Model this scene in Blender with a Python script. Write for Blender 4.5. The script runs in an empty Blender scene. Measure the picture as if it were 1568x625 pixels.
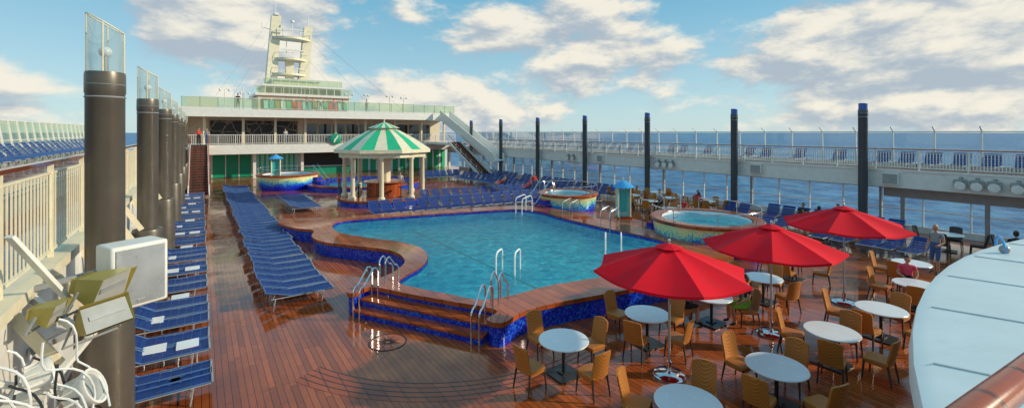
import bpy, math, random
from mathutils import Vector, Matrix
from mathutils.geometry import tessellate_polygon
random.seed(7)
rad=math.radians
scene=bpy.context.scene
scene.view_settings.view_transform='Standard'
scene.view_settings.look='None'
scene.view_settings.exposure=0

# ------------------------------------------------------------ materials
def new_mat(name):
    m=bpy.data.materials.new(name); m.use_nodes=True
    nt=m.node_tree; nt.nodes.clear()
    out=nt.nodes.new('ShaderNodeOutputMaterial')
    b=nt.nodes.new('ShaderNodeBsdfPrincipled')
    nt.links.new(b.outputs[0],out.inputs[0])
    return m,nt,b,out
def N(nt,t,**k):
    n=nt.nodes.new(t)
    for a,v in k.items():
        if a.startswith('i_'):
            key=a[2:]
            key=int(key) if key.isdigit() else key
            n.inputs[key].default_value=v
        else: setattr(n,a,v)
    return n
def L(nt,a,b): nt.links.new(a,b)
def math_n(nt,op,a,b=None,c=None):
    n=nt.nodes.new('ShaderNodeMath'); n.operation=op
    for i,x in enumerate((a,b,c)):
        if x is None: continue
        if isinstance(x,(int,float)): n.inputs[i].default_value=x
        else: nt.links.new(x,n.inputs[i])
    return n.outputs[0]
def mixc(nt,f,a,b,mode='MIX'):
    n=nt.nodes.new('ShaderNodeMix'); n.data_type='RGBA'; n.blend_type=mode
    for i,x in ((0,f),(6,a),(7,b)):
        if isinstance(x,(int,float)): n.inputs[i].default_value=x
        elif isinstance(x,tuple): n.inputs[i].default_value=(x[0],x[1],x[2],1)
        else: nt.links.new(x,n.inputs[i])
    return n.outputs[2]
def maprange(nt,v,a,b,c=0.0,d=1.0,smooth=False):
    n=nt.nodes.new('ShaderNodeMapRange')
    if smooth: n.interpolation_type='SMOOTHSTEP'
    nt.links.new(v,n.inputs[0])
    for i,x in zip((1,2,3,4),(a,b,c,d)): n.inputs[i].default_value=x
    return n.outputs[0]
def simple(name,col,rough=0.5,metal=0.0,var=0.12,scale=3.0,bump=0.0,bscale=40,spec=0.5,dirt=None):
    m,nt,b,out=new_mat(name)
    tc=N(nt,'ShaderNodeTexCoord')
    ns=N(nt,'ShaderNodeTexNoise',i_Scale=scale,i_Detail=4.0,i_Roughness=0.6)
    L(nt,tc.outputs['Object'],ns.inputs['Vector'])
    lo=tuple(c*(1-var) for c in col); hi=tuple(min(1,c*(1+var)) for c in col)
    f=maprange(nt,ns.outputs[0],0.3,0.7)
    c=mixc(nt,f,lo,hi)
    if dirt:
        n2=N(nt,'ShaderNodeTexNoise',i_Scale=scale*2.3,i_Detail=6.0,i_Roughness=0.7)
        L(nt,tc.outputs['Object'],n2.inputs['Vector'])
        c=mixc(nt,maprange(nt,n2.outputs[0],0.56,0.8,0,0.55),c,dirt)
    L(nt,c,b.inputs['Base Color'])
    L(nt,maprange(nt,ns.outputs[0],0.2,0.8,max(0.02,rough*0.75),min(1,rough*1.25)),b.inputs['Roughness'])
    b.inputs['Metallic'].default_value=metal
    b.inputs['Specular IOR Level'].default_value=spec
    if bump>0:
        n3=N(nt,'ShaderNodeTexNoise',i_Scale=bscale,i_Detail=2.0)
        L(nt,tc.outputs['Object'],n3.inputs['Vector'])
        bp=N(nt,'ShaderNodeBump',i_Strength=bump,i_Distance=0.01)
        L(nt,n3.outputs[0],bp.inputs['Height']); L(nt,bp.outputs[0],b.inputs['Normal'])
    return m
WHITE=simple('painted_white_steel',(0.74,0.74,0.70),0.4,var=0.06,dirt=(0.5,0.41,0.28))
CREAM=simple('cream_paint',(0.76,0.69,0.50),0.45,var=0.07,dirt=(0.5,0.40,0.23))
SHELL=simple('white_roof_panel',(0.70,0.78,0.79),0.45,var=0.05,scale=1.5,dirt=(0.56,0.63,0.64))
SEAM=simple('roof_seam',(0.42,0.48,0.49),0.5)
DARKM=simple('bronze_pillar_paint',(0.13,0.115,0.095),0.36,metal=0.45,var=0.08,scale=2)
DARKB=simple('slate_pillar_paint',(0.075,0.09,0.105),0.36,metal=0.4,var=0.1,scale=2)
GREYM=simple('grey_metal',(0.30,0.32,0.33),0.45,metal=0.2)
CHROME=simple('chrome',(0.75,0.76,0.78),0.12,metal=1.0,var=0.03)
WRAIL=simple('white_ladder_rail',(0.85,0.87,0.85),0.25,var=0.03)
BLACK=simple('black_metal',(0.02,0.02,0.022),0.4)
RUBBER=simple('dark_recess',(0.025,0.028,0.03),0.6)
REDF=simple('red_canvas',(0.74,0.004,0.018),0.8,var=0.10,bump=0.15,bscale=300,spec=0.2)
BLUEF=simple('blue_sling_fabric',(0.005,0.034,0.19),0.5,var=0.25,scale=5,bump=0.3,bscale=220,spec=0.3)
BLUEFR=simple('blue_lounger_frame',(0.02,0.06,0.2),0.3)
EDGEFR=simple('lounger_edge_rail',(0.06,0.14,0.34),0.25,metal=0.1)
GREYFR=simple('lounger_grey_frame',(0.42,0.46,0.5),0.3,metal=0.4)
TABLEW=simple('white_table_laminate',(0.78,0.83,0.87),0.25,var=0.03)
GREEN=simple('green_canvas',(0.02,0.46,0.22),0.55,var=0.08)
GREEND=simple('green_shutter',(0.0,0.26,0.15),0.45)
TEAL=simple('teal_panel',(0.05,0.45,0.42),0.4)
AQUA=simple('aqua_panel',(0.30,0.70,0.66),0.4)
BLUEC=simple('blue_cone',(0.06,0.36,0.75),0.35)
CAPB=simple('blue_lamp_cap',(0.02,0.10,0.42),0.25)
YEL=simple('olive_lamp_housing',(0.34,0.28,0.06),0.5,dirt=(0.2,0.15,0.04))
CABLE=simple('white_cable',(0.7,0.73,0.74),0.5)
LENS=simple('lamp_lens',(0.35,0.37,0.36),0.08)
SKIN=simple('skin',(0.52,0.26,0.17),0.55,var=0.05)
HAIRD=simple('dark_hair',(0.03,0.02,0.015),0.6)
HAIRB=simple('blond_hair',(0.42,0.27,0.11),0.6)
HAIRG=simple('grey_hair',(0.4,0.38,0.36),0.6)
EYE=simple('eye',(0.02,0.02,0.02),0.2)
TOWEL=simple('pale_towel',(0.55,0.65,0.75),0.9,bump=0.4,bscale=80)
def cloth(n,c): return simple(n,c,0.85,var=0.1,scale=12,bump=0.2,bscale=60)
C_GREY=cloth('grey_shirt',(0.25,0.27,0.29)); C_JEAN=cloth('denim',(0.05,0.10,0.25)); C_PINK=cloth('pink_top',(0.75,0.08,0.16))
C_RED=cloth('red_shirt',(0.6,0.03,0.03)); C_GRN=cloth('green_shirt',(0.25,0.5,0.05)); C_BLK=cloth('black_cloth',(0.02,0.02,0.025)); C_WHT=cloth('white_shirt',(0.7,0.7,0.68))

def wood_deck(name,pw,base,dark,axis='Y',rmin=0.1,rmax=0.55):
    m,nt,b,out=new_mat(name)
    tc=N(nt,'ShaderNodeTexCoord'); sp=N(nt,'ShaderNodeSeparateXYZ'); L(nt,tc.outputs['Object'],sp.inputs[0])
    a,bb=(sp.outputs[0],sp.outputs[1]) if axis=='Y' else (sp.outputs[1],sp.outputs[0])
    u=math_n(nt,'DIVIDE',a,pw); row=math_n(nt,'FLOOR',u); fr=math_n(nt,'FRACT',u)
    wn=N(nt,'ShaderNodeTexWhiteNoise',noise_dimensions='1D'); L(nt,row,wn.inputs['W'])
    v=math_n(nt,'ADD',math_n(nt,'DIVIDE',bb,2.4),math_n(nt,'MULTIPLY',wn.outputs[0],7.3))
    seg=math_n(nt,'FLOOR',v); fv=math_n(nt,'FRACT',v)
    cb=N(nt,'ShaderNodeCombineXYZ'); L(nt,row,cb.inputs[0]); L(nt,seg,cb.inputs[1])
    w2=N(nt,'ShaderNodeTexWhiteNoise',noise_dimensions='2D'); L(nt,cb.outputs[0],w2.inputs['Vector'])
    grain=N(nt,'ShaderNodeTexNoise',i_Scale=6.0,i_Detail=5.0)
    mp=N(nt,'ShaderNodeMapping'); L(nt,tc.outputs['Object'],mp.inputs[0]); mp.inputs['Scale'].default_value=(6,0.6,1) if axis=='Y' else (.6,6,1)
    L(nt,mp.outputs[0],grain.inputs['Vector'])
    big=N(nt,'ShaderNodeTexNoise',i_Scale=0.35,i_Detail=4.0,i_Roughness=0.6); L(nt,tc.outputs['Object'],big.inputs['Vector'])
    lo=tuple(c*0.70 for c in base); hi=tuple(min(1,c*1.28) for c in base)
    c=mixc(nt,w2.outputs[0],lo,hi)
    c=mixc(nt,maprange(nt,grain.outputs[0],0.35,0.7,0,0.45),c,tuple(x*0.6 for x in base))
    c=mixc(nt,maprange(nt,big.outputs[0],0.42,0.68,0,0.6),c,(base[0]*.42,base[1]*.36,base[2]*.35))
    edge=math_n(nt,'LESS_THAN',fr,0.10); edge2=math_n(nt,'LESS_THAN',fv,0.006)
    e=math_n(nt,'MAXIMUM',edge,edge2)
    c=mixc(nt,math_n(nt,'MULTIPLY',e,0.85),c,dark)
    L(nt,c,b.inputs['Base Color'])
    wet=N(nt,'ShaderNodeTexNoise',i_Scale=0.55,i_Detail=6.0,i_Roughness=0.62); L(nt,tc.outputs['Object'],wet.inputs['Vector'])
    L(nt,maprange(nt,wet.outputs[0],0.46,0.66,rmin,rmax),b.inputs['Roughness'])
    bp=N(nt,'ShaderNodeBump',i_Strength=0.2,i_Distance=0.006)
    h=math_n(nt,'SUBTRACT',math_n(nt,'MULTIPLY',grain.outputs[0],0.4),e)
    L(nt,h,bp.inputs['Height']); L(nt,bp.outputs[0],b.inputs['Normal'])
    return m
DECK=wood_deck('teak_deck_planks',0.125,(0.40,0.100,0.027),(0.025,0.008,0.005),rmin=0.05,rmax=0.32)
COPE=wood_deck('coping_wood',0.30,(0.42,0.090,0.024),(0.12,0.03,0.012),rmin=0.06,rmax=0.3)

def mosaic(name,cols,size=0.035,grad=None,rough=0.15):
    m,nt,b,out=new_mat(name)
    tc=N(nt,'ShaderNodeTexCoord')
    vm=N(nt,'ShaderNodeVectorMath',operation='SCALE'); vm.inputs['Scale'].default_value=1/size
    L(nt,tc.outputs['Object'],vm.inputs[0])
    fl=N(nt,'ShaderNodeVectorMath',operation='FLOOR'); L(nt,vm.outputs[0],fl.inputs[0])
    wn=N(nt,'ShaderNodeTexWhiteNoise',noise_dimensions='3D'); L(nt,fl.outputs[0],wn.inputs['Vector'])
    cr=N(nt,'ShaderNodeValToRGB'); cr.color_ramp.interpolation='CONSTANT'
    els=cr.color_ramp.elements
    n=len(cols)
    while len(els)<n: els.new(0.5)
    for i,c in enumerate(cols):
        els[i].position=i/n; els[i].color=(*c,1)
    if grad:
        z0,z1=grad
        sp=N(nt,'ShaderNodeSeparateXYZ'); L(nt,tc.outputs['Object'],sp.inputs[0])
        g=maprange(nt,sp.outputs[2],z0,z1)
        r=math_n(nt,'MULTIPLY',math_n(nt,'SUBTRACT',wn.outputs[0],0.5),0.36)
        wv=N(nt,'ShaderNodeTexNoise',i_Scale=.9,i_Detail=1.0); L(nt,tc.outputs['Object'],wv.inputs['Vector'])
        g=math_n(nt,'ADD',g,math_n(nt,'MULTIPLY',math_n(nt,'SUBTRACT',wv.outputs[0],0.5),0.5))
        L(nt,math_n(nt,'ADD',g,r),cr.inputs[0])
    else: L(nt,wn.outputs[0],cr.inputs[0])
    L(nt,cr.outputs[0],b.inputs['Base Color']); b.inputs['Roughness'].default_value=rough
    return m
MOSB=mosaic('blue_mosaic',[(0.004,0.012,0.30),(0.006,0.035,0.58),(0.004,0.02,0.42),(0.02,0.16,0.66),(0.005,0.025,0.5),(0.012,0.07,0.7)],0.045)
MOSG=mosaic('gradient_mosaic',[(0.004,0.02,0.55),(0.006,0.05,0.8),(0.02,0.25,0.85),(0.15,0.62,0.62),(0.65,0.82,0.42),(0.92,0.74,0.36)],0.05,grad=(0.15,1.24))

def pool_bottom():
    m,nt,b,out=new_mat('caustic_pool_tiles')
    tc=N(nt,'ShaderNodeTexCoord')
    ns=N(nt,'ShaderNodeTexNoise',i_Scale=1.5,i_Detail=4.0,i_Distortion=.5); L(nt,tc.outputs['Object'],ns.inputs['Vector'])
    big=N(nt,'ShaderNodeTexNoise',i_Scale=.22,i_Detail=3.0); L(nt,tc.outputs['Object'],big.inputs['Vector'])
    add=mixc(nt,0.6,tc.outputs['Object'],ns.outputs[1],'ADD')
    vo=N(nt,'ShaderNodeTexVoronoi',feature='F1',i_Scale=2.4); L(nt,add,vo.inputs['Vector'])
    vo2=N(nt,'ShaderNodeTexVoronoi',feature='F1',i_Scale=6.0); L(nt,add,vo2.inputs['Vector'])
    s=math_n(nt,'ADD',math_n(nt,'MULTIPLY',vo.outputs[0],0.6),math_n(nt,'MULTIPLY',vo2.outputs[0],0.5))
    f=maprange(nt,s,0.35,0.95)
    c=mixc(nt,f,(0.0,0.52,0.62),(0.20,0.97,0.98))  # bright wavy cell borders: caustic light painted into the tile colour
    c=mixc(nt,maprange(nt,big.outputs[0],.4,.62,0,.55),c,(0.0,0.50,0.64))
    L(nt,c,b.inputs['Base Color']); b.inputs['Roughness'].default_value=0.5
    return m
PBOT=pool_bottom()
def water_mat(name,tint,scale=2.6,strength=0.65,rough=0.03,ior=1.17):
    m,nt,b,out=new_mat(name); nt.nodes.remove(b)
    tc=N(nt,'ShaderNodeTexCoord')
    ns=N(nt,'ShaderNodeTexNoise',i_Scale=scale,i_Detail=6.0,i_Roughness=0.6,i_Distortion=0.6); L(nt,tc.outputs['Object'],ns.inputs['Vector'])
    bp=N(nt,'ShaderNodeBump',i_Strength=strength,i_Distance=0.14); L(nt,ns.outputs[0],bp.inputs['Height'])
    fr=N(nt,'ShaderNodeFresnel',i_IOR=ior); L(nt,bp.outputs[0],fr.inputs['Normal'])
    g=N(nt,'ShaderNodeBsdfGlossy',i_Roughness=rough); L(nt,bp.outputs[0],g.inputs['Normal'])
    t=N(nt,'ShaderNodeBsdfTransparent'); t.inputs[0].default_value=(*tint,1)
    mx=N(nt,'ShaderNodeMixShader'); L(nt,fr.outputs[0],mx.inputs[0]); L(nt,t.outputs[0],mx.inputs[1]); L(nt,g.outputs[0],mx.inputs[2])
    L(nt,mx.outputs[0],out.inputs[0])
    return m
WATER=water_mat('pool_water',(0.80,1.0,1.0))
def glass_mat(name,tint,gl=0.12,rough=0.05,haze=0.0,hcol=(0.7,0.8,0.7)):
    m,nt,b,out=new_mat(name); nt.nodes.remove(b)
    g=N(nt,'ShaderNodeBsdfGlossy',i_Roughness=rough)
    t=N(nt,'ShaderNodeBsdfTransparent'); t.inputs[0].default_value=(*tint,1)
    d=N(nt,'ShaderNodeBsdfDiffuse'); d.inputs[0].default_value=(*hcol,1)
    fr=N(nt,'ShaderNodeLayerWeight',i_Blend=0.3)
    f=math_n(nt,'ADD',math_n(nt,'MULTIPLY',fr.outputs[0],0.35),gl)
    mx=N(nt,'ShaderNodeMixShader'); L(nt,f,mx.inputs[0]); L(nt,t.outputs[0],mx.inputs[1]); L(nt,g.outputs[0],mx.inputs[2])
    m2=N(nt,'ShaderNodeMixShader'); m2.inputs[0].default_value=haze; L(nt,mx.outputs[0],m2.inputs[1]); L(nt,d.outputs[0],m2.inputs[2])
    L(nt,m2.outputs[0],out.inputs[0]); return m
GLASS=glass_mat('clear_glass',(0.9,0.96,0.96),0.04)
GLASSG=glass_mat('green_tinted_glass',(0.62,0.78,0.62),0.1,haze=0.22,hcol=(0.6,0.68,0.4))
GLASSL=glass_mat('lantern_glass',(0.85,0.88,0.88),0.12,haze=0.12)
WINDOW=simple('dark_window',(0.02,0.035,0.045),0.06,var=0.3,spec=0.8)
def sea_mat():
    m,nt,b,out=new_mat('sea_water')
    tc=N(nt,'ShaderNodeTexCoord')
    n1=N(nt,'ShaderNodeTexNoise',i_Scale=0.07,i_Detail=8.0,i_Roughness=0.7); L(nt,tc.outputs['Object'],n1.inputs['Vector'])
    n2=N(nt,'ShaderNodeTexNoise',i_Scale=0.004,i_Detail=4.0,i_Roughness=0.6); L(nt,tc.outputs['Object'],n2.inputs['Vector'])
    c=mixc(nt,maprange(nt,n1.outputs[0],0.40,0.62),(0.010,0.08,0.23),(0.13,0.33,0.55))
    c=mixc(nt,maprange(nt,n2.outputs[0],0.35,0.7,0,0.5),c,(0.03,0.16,0.35))
    L(nt,c,b.inputs['Base Color']); b.inputs['Roughness'].default_value=0.4; b.inputs['Specular IOR Level'].default_value=0.3
    bp=N(nt,'ShaderNodeBump',i_Strength=1.0,i_Distance=2.2); L(nt,n1.outputs[0],bp.inputs['Height']); L(nt,bp.outputs[0],b.inputs['Normal'])
    return m
SEA=sea_mat()
def wicker():
    def mk(name,a,bc):
        m,nt,b,out=new_mat(name)
        tc=N(nt,'ShaderNodeTexCoord')
        w1=N(nt,'ShaderNodeTexWave',wave_type='BANDS',bands_direction='X',i_Scale=22.0); L(nt,tc.outputs['Object'],w1.inputs[0])
        w2=N(nt,'ShaderNodeTexWave',wave_type='BANDS',bands_direction='Z',i_Scale=22.0); L(nt,tc.outputs['Object'],w2.inputs[0])
        w3=N(nt,'ShaderNodeTexWave',wave_type='BANDS',bands_direction='Y',i_Scale=22.0); L(nt,tc.outputs['Object'],w3.inputs[0])
        h=math_n(nt,'MULTIPLY',math_n(nt,'ADD',w1.outputs[1],w2.outputs[1]),0.5); h=math_n(nt,'MULTIPLY',math_n(nt,'ADD',h,w3.outputs[1]),0.6)
        L(nt,mixc(nt,h,a,bc),b.inputs['Base Color']); b.inputs['Roughness'].default_value=0.45
        bp=N(nt,'ShaderNodeBump',i_Strength=0.5,i_Distance=0.004); L(nt,h,bp.inputs['Height']); L(nt,bp.outputs[0],b.inputs['Normal'])
        return m
    return mk('tan_wicker',(0.28,0.085,0.013),(0.60,0.24,0.045)), mk('dark_wicker',(0.02,0.015,0.012),(0.07,0.05,0.04))
WICK,WICKD=wicker()
def chalk_mat():
    m,nt,b,out=new_mat('chalk_mural')
    tc=N(nt,'ShaderNodeTexCoord')
    v=N(nt,'ShaderNodeTexVoronoi',feature='DISTANCE_TO_EDGE',i_Scale=0.9); 
    n=N(nt,'ShaderNodeTexNoise',i_Scale=1.4,i_Detail=3.0); L(nt,tc.outputs['Object'],n.inputs['Vector'])
    L(nt,mixc(nt,0.6,tc.outputs['Object'],n.outputs[1],'ADD'),v.inputs['Vector'])
    f=maprange(nt,v.outputs[0],0.02,0.05,0.6,0.0)
    L(nt,mixc(nt,f,(0.02,0.022,0.025),(0.4,0.35,0.25)),b.inputs['Base Color']); b.inputs['Roughness'].default_value=0.4
    return m
CHALK=chalk_mat()

# ------------------------------------------------------------ mesh builder
class MB:
    def __init__(s): s.v=[];s.f=[];s.m=[];s.mats=[]
    def mi(s,m):
        if m not in s.mats: s.mats.append(m)
        return s.mats.index(m)
    def add(s,vs,fs,m):
        o=len(s.v); s.v+= [tuple(x) for x in vs]; i=s.mi(m)
        for f in fs: s.f.append(tuple(o+k for k in f)); s.m.append(i)
    def box(s,c,d,m,rot=None):
        hx,hy,hz=d[0]/2,d[1]/2,d[2]/2; vs=[]
        for z in (-hz,hz):
            for x,y in ((-hx,-hy),(hx,-hy),(hx,hy),(-hx,hy)):
                p=Vector((x,y,z))
                if rot is not None: p=rot@p
                vs.append(p+Vector(c))
        s.add(vs,[(3,2,1,0),(4,5,6,7),(0,1,5,4),(1,2,6,5),(2,3,7,6),(3,0,4,7)],m)
    def b2(s,x0,x1,y0,y1,z0,z1,m): s.box(((x0+x1)/2,(y0+y1)/2,(z0+z1)/2),(abs(x1-x0),abs(y1-y0),abs(z1-z0)),m)
    def beam(s,a,b,w,h,m):
        a=Vector(a);b=Vector(b);d=b-a; l=d.length
        y=d.normalized(); x=y.cross(Vector((0,0,1)))
        if x.length<1e-4: x=Vector((1,0,0))
        x.normalize(); z=x.cross(y)
        r=Matrix((x,y,z)).transposed()
        s.box((a+b)/2,(w,l,h),m,r)
    def tube(s,pts,r,m,seg=8,cap=True):
        pts=[Vector(p) for p in pts]; n=len(pts)
        rs=r if isinstance(r,(list,tuple)) else [r]*n
        vs=[];fs=[]; prev=None
        for i,p in enumerate(pts):
            t=(pts[min(i+1,n-1)]-pts[max(i-1,0)]).normalized()
            if prev is None:
                u=t.cross(Vector((0,0,1)))
                if u.length<1e-3: u=t.cross(Vector((1,0,0)))
            else:
                u=prev-t*prev.dot(t)
            u.normalize(); prev=u; w=t.cross(u)
            for k in range(seg):
                a=2*math.pi*k/seg; vs.append(p+(u*math.cos(a)+w*math.sin(a))*rs[i])
        for i in range(n-1):
            for k in range(seg):
                a=i*seg+k;b=i*seg+(k+1)%seg; fs.append((a,b,b+seg,a+seg))
        if cap: fs.append(tuple(range(seg-1,-1,-1))); fs.append(tuple((n-1)*seg+k for k in range(seg)))
        s.add(vs,fs,m)
    def lathe(s,c,prof,m,seg=32,sx=1,sy=1,off=0):
        vs=[];fs=[];n=len(prof)
        for r,z in prof:
            for k in range(seg):
                a=2*math.pi*k/seg+off; vs.append((c[0]+max(r,1e-4)*math.cos(a)*sx,c[1]+max(r,1e-4)*math.sin(a)*sy,c[2]+z))
        for i in range(n-1):
            for k in range(seg):
                a=i*seg+k;b=i*seg+(k+1)%seg; fs.append((a,b,b+seg,a+seg))
        s.add(vs,fs,m)
    def sphere(s,c,r,m,seg=16,rings=10,sc=(1,1,1)):
        prof=[(math.sin(math.pi*i/rings)*r,-math.cos(math.pi*i/rings)*r*sc[2]) for i in range(rings+1)]
        s.lathe(c,prof,m,seg,sc[0],sc[1])
    def sheet(s,loops,z,m):
        tri=tessellate_polygon([[Vector((p[0],p[1],0)) for p in l] for l in loops])
        vs=[(p[0],p[1],z) for l in loops for p in l]
        fs=[]
        for t in tri:
            a,b,c=[Vector(vs[i]) for i in t]
            fs.append(tuple(t) if (b-a).cross(c-a).z>0 else tuple(reversed(t)))
        s.add(vs,fs,m)
    def wall(s,loop,z0,z1,m,inward=False):
        n=len(loop); vs=[(p[0],p[1],z0) for p in loop]+[(p[0],p[1],z1) for p in loop]
        area=sum(loop[i][0]*loop[(i+1)%n][1]-loop[(i+1)%n][0]*loop[i][1] for i in range(n))
        flip=(area<0)!=inward
        fs=[]
        for i in range(n):
            j=(i+1)%n; q=(i,j,j+n,i+n); fs.append(q[::-1] if flip else q)
        s.add(vs,fs,m)
    def build(s,name,smooth=True,parent=None,loc=None,rotz=0,bevel=0):
        me=bpy.data.meshes.new(name); me.from_pydata(s.v,[],s.f)
        for m in s.mats: me.materials.append(m)
        me.polygons.foreach_set('material_index',s.m)
        if smooth:
            me.polygons.foreach_set('use_smooth',[True]*len(s.f)); me.set_sharp_from_angle(angle=rad(38))
        me.update()
        ob=bpy.data.objects.new(name,me); scene.collection.objects.link(ob)
        if loc: ob.location=loc
        ob.rotation_euler[2]=rotz
        if parent: ob.parent=parent
        if bevel:
            bv=ob.modifiers.new('bevel','BEVEL'); bv.width=bevel; bv.segments=2
        return ob
def inst(ob,loc,rotz=0,name=None):
    o=bpy.data.objects.new(name or ob.name.split('.')[0],ob.data); o.location=loc; o.rotation_euler[2]=rotz
    scene.collection.objects.link(o); return o
def empty(name):
    e=bpy.data.objects.new(name,None); scene.collection.objects.link(e); return e
def catmull(pts,k=6,closed=True):
    out=[];n=len(pts)
    for i in range(n):
        p0,p1,p2,p3=[Vector(pts[(i+j)%n]) for j in (-1,0,1,2)]
        for t in range(k):
            t/=k
            out.append(tuple(0.5*((2*p1)+(-p0+p2)*t+(2*p0-5*p1+4*p2-p3)*t*t+(-p0+3*p1-3*p2+p3)*t**3)))
    return out
def offset(loop,d):
    n=len(loop); out=[]
    area=sum(loop[i][0]*loop[(i+1)%n][1]-loop[(i+1)%n][0]*loop[i][1] for i in range(n))
    sg=1 if area>0 else -1
    for i in range(n):
        t=(Vector(loop[(i+1)%n])-Vector(loop[i-1]))
        if t.length<1e-6: out.append(loop[i]); continue
        t.normalize(); out.append((loop[i][0]+t.y*d*sg,loop[i][1]-t.x*d*sg))
    return out
def circ(cx,cy,r,n=48): return [(cx+r*math.cos(2*math.pi*i/n),cy+r*math.sin(2*math.pi*i/n)) for i in range(n)]

# ------------------------------------------------------------ sea, hull, deck
m=MB(); R=40000; m.add([(-R,-R,-26),(R,-R,-26),(R,R,-26),(-R,R,-26)],[(0,1,2,3)],SEA); m.build('sea',False)
m=MB(); m.b2(-4.4,32.2,-25,110,-26.2,-0.25,WHITE); m.build('ship_hull',False)
m=MB(); m.add([(-4.4,-25,0),(32.2,-25,0),(32.2,75,0),(-4.4,75,0)],[(0,1,2,3)],DECK); m.b2(-4.4,32.2,-25,75,-0.24,-0.01,GREYM); m.build('teak_deck',False)

m=MB(); c=(3.8,10.8,0.005)
m.add([(c[0]+.46*math.cos(a*math.pi/18),c[1]+.46*math.sin(a*math.pi/18),c[2]) for a in range(36)],[tuple(range(36))],COPE)
for k in range(16):
    a=k*math.pi/8; r1=.38 if k%2==0 else .24
    m.add([(c[0]+.07*math.cos(a-.4),c[1]+.07*math.sin(a-.4),.009),(c[0]+r1*math.cos(a),c[1]+r1*math.sin(a),.009),(c[0]+.07*math.cos(a+.4),c[1]+.07*math.sin(a+.4),.009)],[(0,1,2)],RUBBER)
for i in range(36):
    a=i*math.pi/18;b=(i+1)*math.pi/18
    m.add([(c[0]+r*math.cos(t),c[1]+r*math.sin(t),.011) for r,t in ((.43,a),(.46,a),(.46,b),(.43,b))],[(0,1,2,3)],RUBBER)
m.build('deck_medallion',False)
# curved margin planks laid round the near end of the pool
m=MB()
for q,rr0 in enumerate((0.0,.16,.32,.48)):
    K=30; vs=[];fs=[]
    for k in range(K+1):
        f=k/K; a=rad(205)+rad(75)*f; cx_,cy_=6.6,12.6; R0_=4.9+rr0
        for r in (R0_+.012,R0_+.148): vs.append((cx_+r*math.cos(a),cy_+r*math.sin(a),.0045))
    for k in range(K): fs.append((2*k,2*k+1,2*k+3,2*k+2))
    m.add(vs,fs,COPE)
    vs=[];fs=[]
    for k in range(K+1):
        f=k/K; a=rad(205)+rad(75)*f
        for r in (R0_-.012,R0_+.012): vs.append((cx_+r*math.cos(a),cy_+r*math.sin(a),.0055))
    for k in range(K): fs.append((2*k,2*k+1,2*k+3,2*k+2))
    m.add(vs,fs,RUBBER)
m.build('margin_planks',False)

# ------------------------------------------------------------ main pool
inner=[(6.3,10.45),(7.3,10.25),(8.6,10.25),(11.2,9.8),(13.8,9.6),(15.4,10.2),(16.1,12.0),(15.9,15.0),(15.9,17.8),(16.1,20.0),(15.6,21.4),(14.2,22.1),(11.2,22.9),(8.4,23.6),(6.1,24.0),(5.3,23.0),(5.2,21.3),(5.8,19.7),(6.8,18.0),(7.15,16.5),(6.8,15.1),(6.1,14.2),(5.3,13.6),(4.95,13.05),(5.3,12.2),(5.8,11.3)]
outer=[(6.25,9.65),(5.75,9.3),(5.95,8.9),(6.8,9.15),(7.9,9.1),(9.5,8.8),(11.1,8.55),(13.0,8.35),(15.2,8.35),(16.6,9.2),(17.5,11.0),(17.4,14),(17.3,17),(17.5,20.0),(16.8,22.2),(14.3,23.3),(10.6,24.2),(8,24.8),(5.5,25.4),(3.7,26.1),(3.2,25.2),(3.7,23.4),(4.3,22.4),(4.0,21.1),(4.2,19.8),(5.1,18.4),(6.05,16.8),(6.0,15.3),(5.4,14.4),(4.7,13.9),(3.9,13.7),(3.45,13.25),(3.6,12.95),(4.15,13.2),(4.85,12.0),(5.55,10.85)]
I=catmull(inner,6); O=catmull(outer,6)
m=MB()
m.sheet([O,I],0.62,COPE); m.wall(O,0.50,0.62,COPE); m.wall(I,0.56,0.62,COPE,True)
Oi=offset(O,-0.05)
m.wall(Oi,0.004,0.505,MOSB)
m.sheet([O,Oi],0.50,COPE)
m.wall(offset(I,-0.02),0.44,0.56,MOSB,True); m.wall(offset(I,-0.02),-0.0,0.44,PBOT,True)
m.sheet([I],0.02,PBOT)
m.b2(9.1,9.2,10.9,22.4,0.021,0.03,TEAL); 
m.build('swimming_pool')
m=MB(); m.sheet([offset(I,-0.02)],0.53,WATER); m.build('pool_water',False)
A=Vector((3.5,12.85,0));B=Vector((5.62,9.3,0)); t=(B-A).normalized(); n=Vector((-t.y,t.x,0))
if n.x<0: n=-n
m=MB()
for k,z in enumerate((0.2,0.4)):
    p0=A+n*0.33*k; q0=B+n*0.33*k; p1=A+n*0.85; q1=B+n*0.85
    lo=[(q0.x,q0.y),(p0.x,p0.y),(p1.x,p1.y),(q1.x,q1.y)]
    m.wall(lo,0.004 if k==0 else 0.2,z-0.05,MOSB); m.wall(offset(lo,0.03),z-0.05,z+0.0,COPE); m.sheet([offset(lo,0.03)],z,COPE)
m.build('pool_steps')
def arch(m,a,b,z0,z1,h,r,mat):
    a=Vector(a);b=Vector(b); pts=[(a.x,a.y,z0)]
    zt0=z0+h; zt1=z1+h
    rr=0.18
    d=(b-a); l=d.length; u=d/l
    pts.append((a.x,a.y,zt0-rr))
    for i in range(1,5):
        an=i/4*math.pi/2; p=a+u*rr*(1-math.cos(an)); pts.append((p.x,p.y,zt0-rr+rr*math.sin(an)))
    for i in range(4,-1,-1):
        an=i/4*math.pi/2; p=b-u*rr*(1-math.cos(an)); pts.append((p.x,p.y,zt1-rr+rr*math.sin(an)))
    pts.append((b.x,b.y,z1)); m.tube(pts,r,mat,8)
def rail_obj(name,segs,mat=CHROME,r=0.025):
    m=MB()
    for s_ in segs: arch(m,*s_,r,mat)
    return m.build(name)
def V2(v): return (v.x,v.y)
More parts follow.
